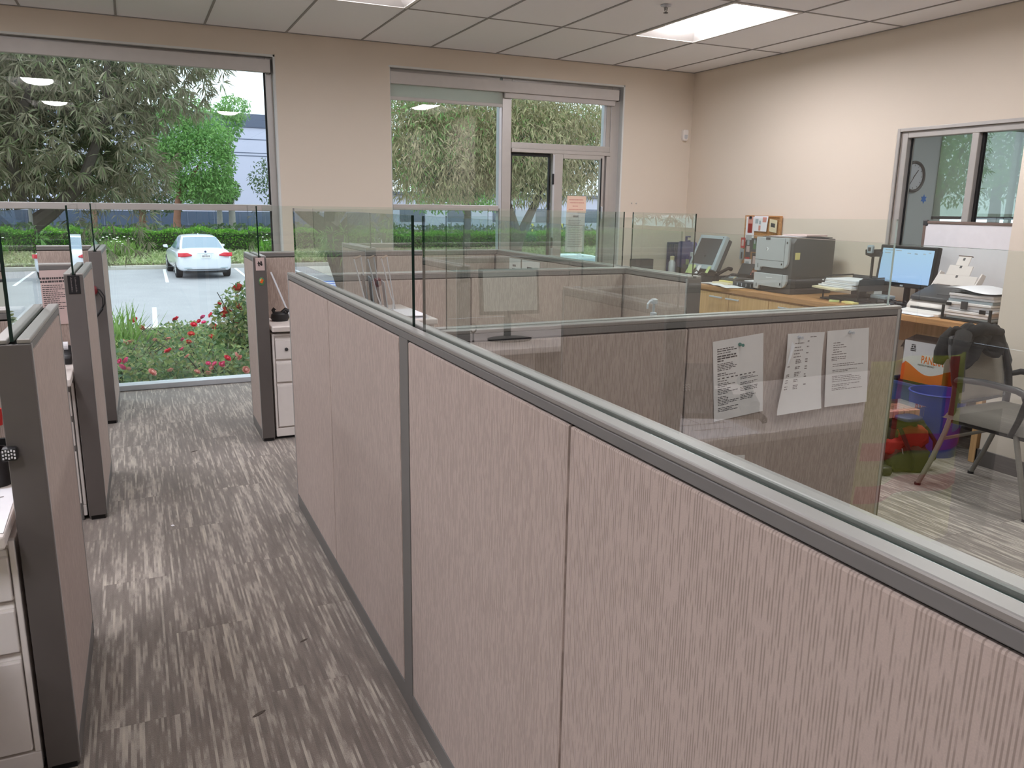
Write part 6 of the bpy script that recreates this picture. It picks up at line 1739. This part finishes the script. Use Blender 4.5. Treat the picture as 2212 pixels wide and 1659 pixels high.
# ---- parked cars
def make_car(label, loc, rz):
    t = thing('parked_car', label, 'car', loc, rz, 'parked white cars')
    # local: rear bumper at y = 0, front at y = 4.75; x to the right
    ST = [ # y, half width, z low, z shoulder, z deck
        (0.0, .70, .34, .62, .66), (.06, .80, .27, .80, .93), (.22, .87, .24, .86, 1.0), (.55, .90, .22, .90, 1.03), (1.1, .905, .22, .91, 1.0), (1.9, .905, .21, .90, .96),
        (2.9, .905, .21, .89, .95), (3.4, .90, .22, .87, .94), (4.0, .88, .24, .80, .86), (4.5, .82, .26, .70, .74), (4.72, .66, .32, .58, .62)]
    NS = 16
    b = MB()
    rows = []
    for (y, w_, zl, zs, zd) in ST:
        prof = [(0, zl), (w_ * .75, zl), (w_ * .93, zl + .05), (w_ * .985, zl + .18), (w_, (zl + zs) / 2 + .04), (w_ * .99, zs - .08), (w_ * .95, zs), (w_ * .82, zd - .015), (w_ * .45, zd + .008), (0, zd + .012)]
        full = [(x, z) for x, z in prof] + [(-x, z) for x, z in prof[-2:0:-1]]
        rows.append([(x, y, z) for x, z in full])
    n_ = len(rows[0])
    for r in rows:
        b.v += r
    for i in range(len(rows) - 1):
        for k in range(n_):
            k2 = (k + 1) % n_
            b.f.append((i * n_ + k, i * n_ + k2, (i + 1) * n_ + k2, (i + 1) * n_ + k)); b.m.append(0)
    b.f.append(tuple(range(n_ - 1, -1, -1))); b.m.append(0)
    e = (len(rows) - 1) * n_
    b.f.append(tuple(e + k for k in range(n_))); b.m.append(0)
    o = b.build('body', M['carwhite'], t, smooth='all')
    sd = o.modifiers.new('round', 'SUBSURF'); sd.levels = 1; sd.render_levels = 2
    # cabin
    CB = [(.62, .76, .72, .98), (.95, .74, .70, 1.14), (1.25, .72, .62, 1.33), (1.6, .72, .56, 1.415), (2.1, .72, .56, 1.43), (2.6, .72, .56, 1.40), (3.0, .73, .62, 1.20), (3.45, .76, .72, .93)]
    b = MB()
    rows = []
    for (y, wb_, wt, zt) in CB:
        zb = .88
        prof = [(0, zb), (wb_, zb), (wb_ * .985, zb + (zt - zb) * .3), (wt + (wb_ - wt) * .25, zb + (zt - zb) * .75), (wt, zt - .03), (wt * .85, zt), (wt * .4, zt + .018), (0, zt + .02)]
        full = prof + [(-x, z) for x, z in prof[-2:0:-1]]
        rows.append([(x, y, z) for x, z in full])
    n_ = len(rows[0])
    for r in rows:
        b.v += r
    for i in range(len(rows) - 1):
        for k in range(n_):
            k2 = (k + 1) % n_
            b.f.append((i * n_ + k, i * n_ + k2, (i + 1) * n_ + k2, (i + 1) * n_ + k)); b.m.append(0)
    o = b.build('cabin', M['carwhite'], t, smooth='all')
    sd = o.modifiers.new('round', 'SUBSURF'); sd.levels = 1; sd.render_levels = 2
    # rear window, side windows
    def rw(u, v):
        y = .70 + .56 * v
        z = .985 + .352 * v ** .96
        hw = .665 - .115 * v
        return ((2 * u - 1) * hw, y - .045 - .03 * (1 - (2 * u - 1) ** 2) * 0, z + .022 + .012 * (1 - (2 * u - 1) ** 2))
    MB().grid(rw, 12, 8).build('rear_window', M['carglass'], t, smooth='all')
    for s in (-1, 1):
        def sw(u, v):
            y = 1.15 + 1.85 * u
            zt = 1.34 - .18 * max(0, u - .6) / .4 - .2 * max(0, .25 - u) / .25
            z = .96 + (zt - .96) * v
            return (s * (.765 - .155 * v - .0), y, z)
        MB().grid(sw, 12, 4).build('side_window', M['carglass'], t, smooth='all')
        for k in range(2):
            MB().box(s * .42 * (1 if k else 1) - .11, s * .42 + .11, 1.18, 1.26, .96, 1.10).build('headrest', M['frame_lt'], t, bevel=.03) if k == 0 else None
        tl = MB()
        def lamp(u, v):
            x = .44 + .42 * u
            top = .90 - .02 * u
            bot = .79 - .035 * min(1, u * 2)
            top2 = bot + (top - bot) * min(1.0, .25 + u * 2.2)
            return (s * x, -.015 + .20 * max(0, u - .45) ** 1.6 + .02 * (v - .0), bot + (top2 - bot) * v)
        tl.grid(lamp, 10, 4)
        lo_ = tl.build('tail_lamp', M['tail'], t, smooth='all')
        md = lo_.modifiers.new('thick', 'SOLIDIFY'); md.thickness = .05; md.offset = 0
        for y in (.95, 3.75):
            w_ = link('wheel', None, t, (s * .79, y, .325))
            MB().lathe([(.30, -.105), (.325, -.085), (.328, 0), (.325, .085), (.30, .105), (.215, .105), (.20, .09)], 28).build('tyre', M['tyre'], w_, rot=(0, R(90) * s, 0), smooth=True)
            rim = MB().lathe([(.205, .07), (.215, .10), (.195, .102), (.185, .08)], 24)
            for q in range(7):
                an = 2 * math.pi * q / 7
                rim.tube([(.03 * math.cos(an), .03 * math.sin(an), .09), (.195 * math.cos(an), .195 * math.sin(an), .095)], .02, 6)
            rim.lathe([(.05, .08), (.045, .11)], 12)
            rim.build('rim', M['steel'], w_, rot=(0, R(90) * s, 0), smooth=True)
        MB().prism([(.90, .93), (1.05, .95), (1.07, 1.03), (.92, 1.05)], 'y', 2.72, 2.86).xf(Matrix.Scale(s, 4, (1, 0, 0))).build('door_mirror', M['carwhite'], t, bevel=.02)
        MB().box(min(s * .70, s * .45), max(s * .70, s * .45), .015, .05, .36, .40).build('reflector', M['silver'], t, bevel=.006)
    MB().box(-.155, .155, -.022, -.008, .70, .845).build('licence_plate', M['paper_w'], t, bevel=.004)
    lp = MB()
    for k in range(7):
        lp.box(-.125 + .037 * k, -.102 + .037 * k, -.0235, -.022, .735, .80)
    lp.box(-.05, .05, -.0235, -.022, .815, .832)
    lp.build('plate_print', M['ink_soft'], t)
    MB().box(-.26, .26, -.03, .0, .86, .875).build('trunk_strip', M['silver'], t, bevel=.004)
    MB().lathe([(.038, 0), (.036, .008)], 18).build('round_emblem', M['navy'], t, loc=(0, .005, .925), rot=(R(75), 0, 0))
    MB().box(-.62, .62, -.004, .03, .315, .335).build('bumper_groove', M['dark'], t, bevel=.004)
    MB().box(-.66, .66, .10, .25, .20, .30).build('underbody', M['black'], t)
    MB().hexa([(-.02, 1.55, 1.43), (.02, 1.55, 1.43), (.02, 1.75, 1.445), (-.02, 1.75, 1.445), (-.004, 1.56, 1.485), (.004, 1.56, 1.485), (.006, 1.74, 1.455), (-.006, 1.74, 1.455)]).build('roof_antenna', M['carwhite'], t)
    return t
car = make_car('white sedan parked nose in, seen from behind through the left window', (2.16, 29.3, GZ), R(3.5))
dup(car, (10.05, 15.9, GZ), R(2), 'white car close to the smaller window, only its roof showing')

# ---- buildings beyond
t = thing('office_building', 'white tilt up office building with a slate base beyond the hedge, left window', 'building', (0, 60, GZ))
H_ = 7.6 - GZ
for k in range(14):
    x0 = -34 + 3.6 * k
    MB().box(x0 + .02, x0 + 3.58, 0, .4, 1.85, H_ - 1.2).build('wall_panel', M['bldg'], t, bevel=.015)
MB().box(-34.2, 16.4, .05, 8, 0, H_ - 1.0).build('wall', M['bldg_dark'], t)
MB().box(-34, 16.2, -.06, .02, .9, 1.83).build('window_band', M['bldg_glass'], t)
for k in range(30):
    MB().box(-34 + 1.7 * k, -33.93 + 1.7 * k, -.09, -.05, .9, 1.83).build('window_mullion', M['bldg_dark'], t)
for z in (H_ - 2.0, H_ - 2.9, H_ - 3.1):
    MB().box(-34, 16.4, -.02, .02, z, z + .05).build('groove_line', M['bldg_dark'], t)
MB().box(-34.2, 16.5, -.10, .5, H_ - 1.2, H_ - .3).build('parapet', M['bldg_dark'], t, bevel=.03)
t = thing('low_building', 'long white low building beyond the lot, smaller window', 'building', (38, 78, GZ))
MB().box(-22, 26, 0, 6, 0, 3.4).build('wall', M['bldg'], t, bevel=.05)
MB().box(-22.2, 26.2, -.3, 6.2, 3.4, 3.7).build('roof', M['bldg_dark'], t, bevel=.03)
for k in range(8):
    MB().box(-19 + 5 * k, -16.4 + 5 * k, -.05, .03, .8, 2.2).build('window', M['bldg_glass'], t, bevel=.02)
for k in range(4):
    tag(MB().lathe([(.10, 0), (.10, 1.25), (.07, 1.34), (.0, 1.36)], 12).build('bollard', M['yellow'], loc=(25.0 + 1.15 * k, 50.5, GZ), smooth=True), ('first', 'second', 'third', 'fourth')[k] + ' yellow bollard from the left beyond the hedge', 'bollard', 'yellow bollards')
tag(MB().box(-.5, .5, -.4, .4, 0, .9).build('blue_cart', M['blue_cloth'], loc=(22.6, 41.2, GZ + .12), bevel=.08), 'blurry blue cart beyond the hedge right of the weeping tree trunk', 'cart')
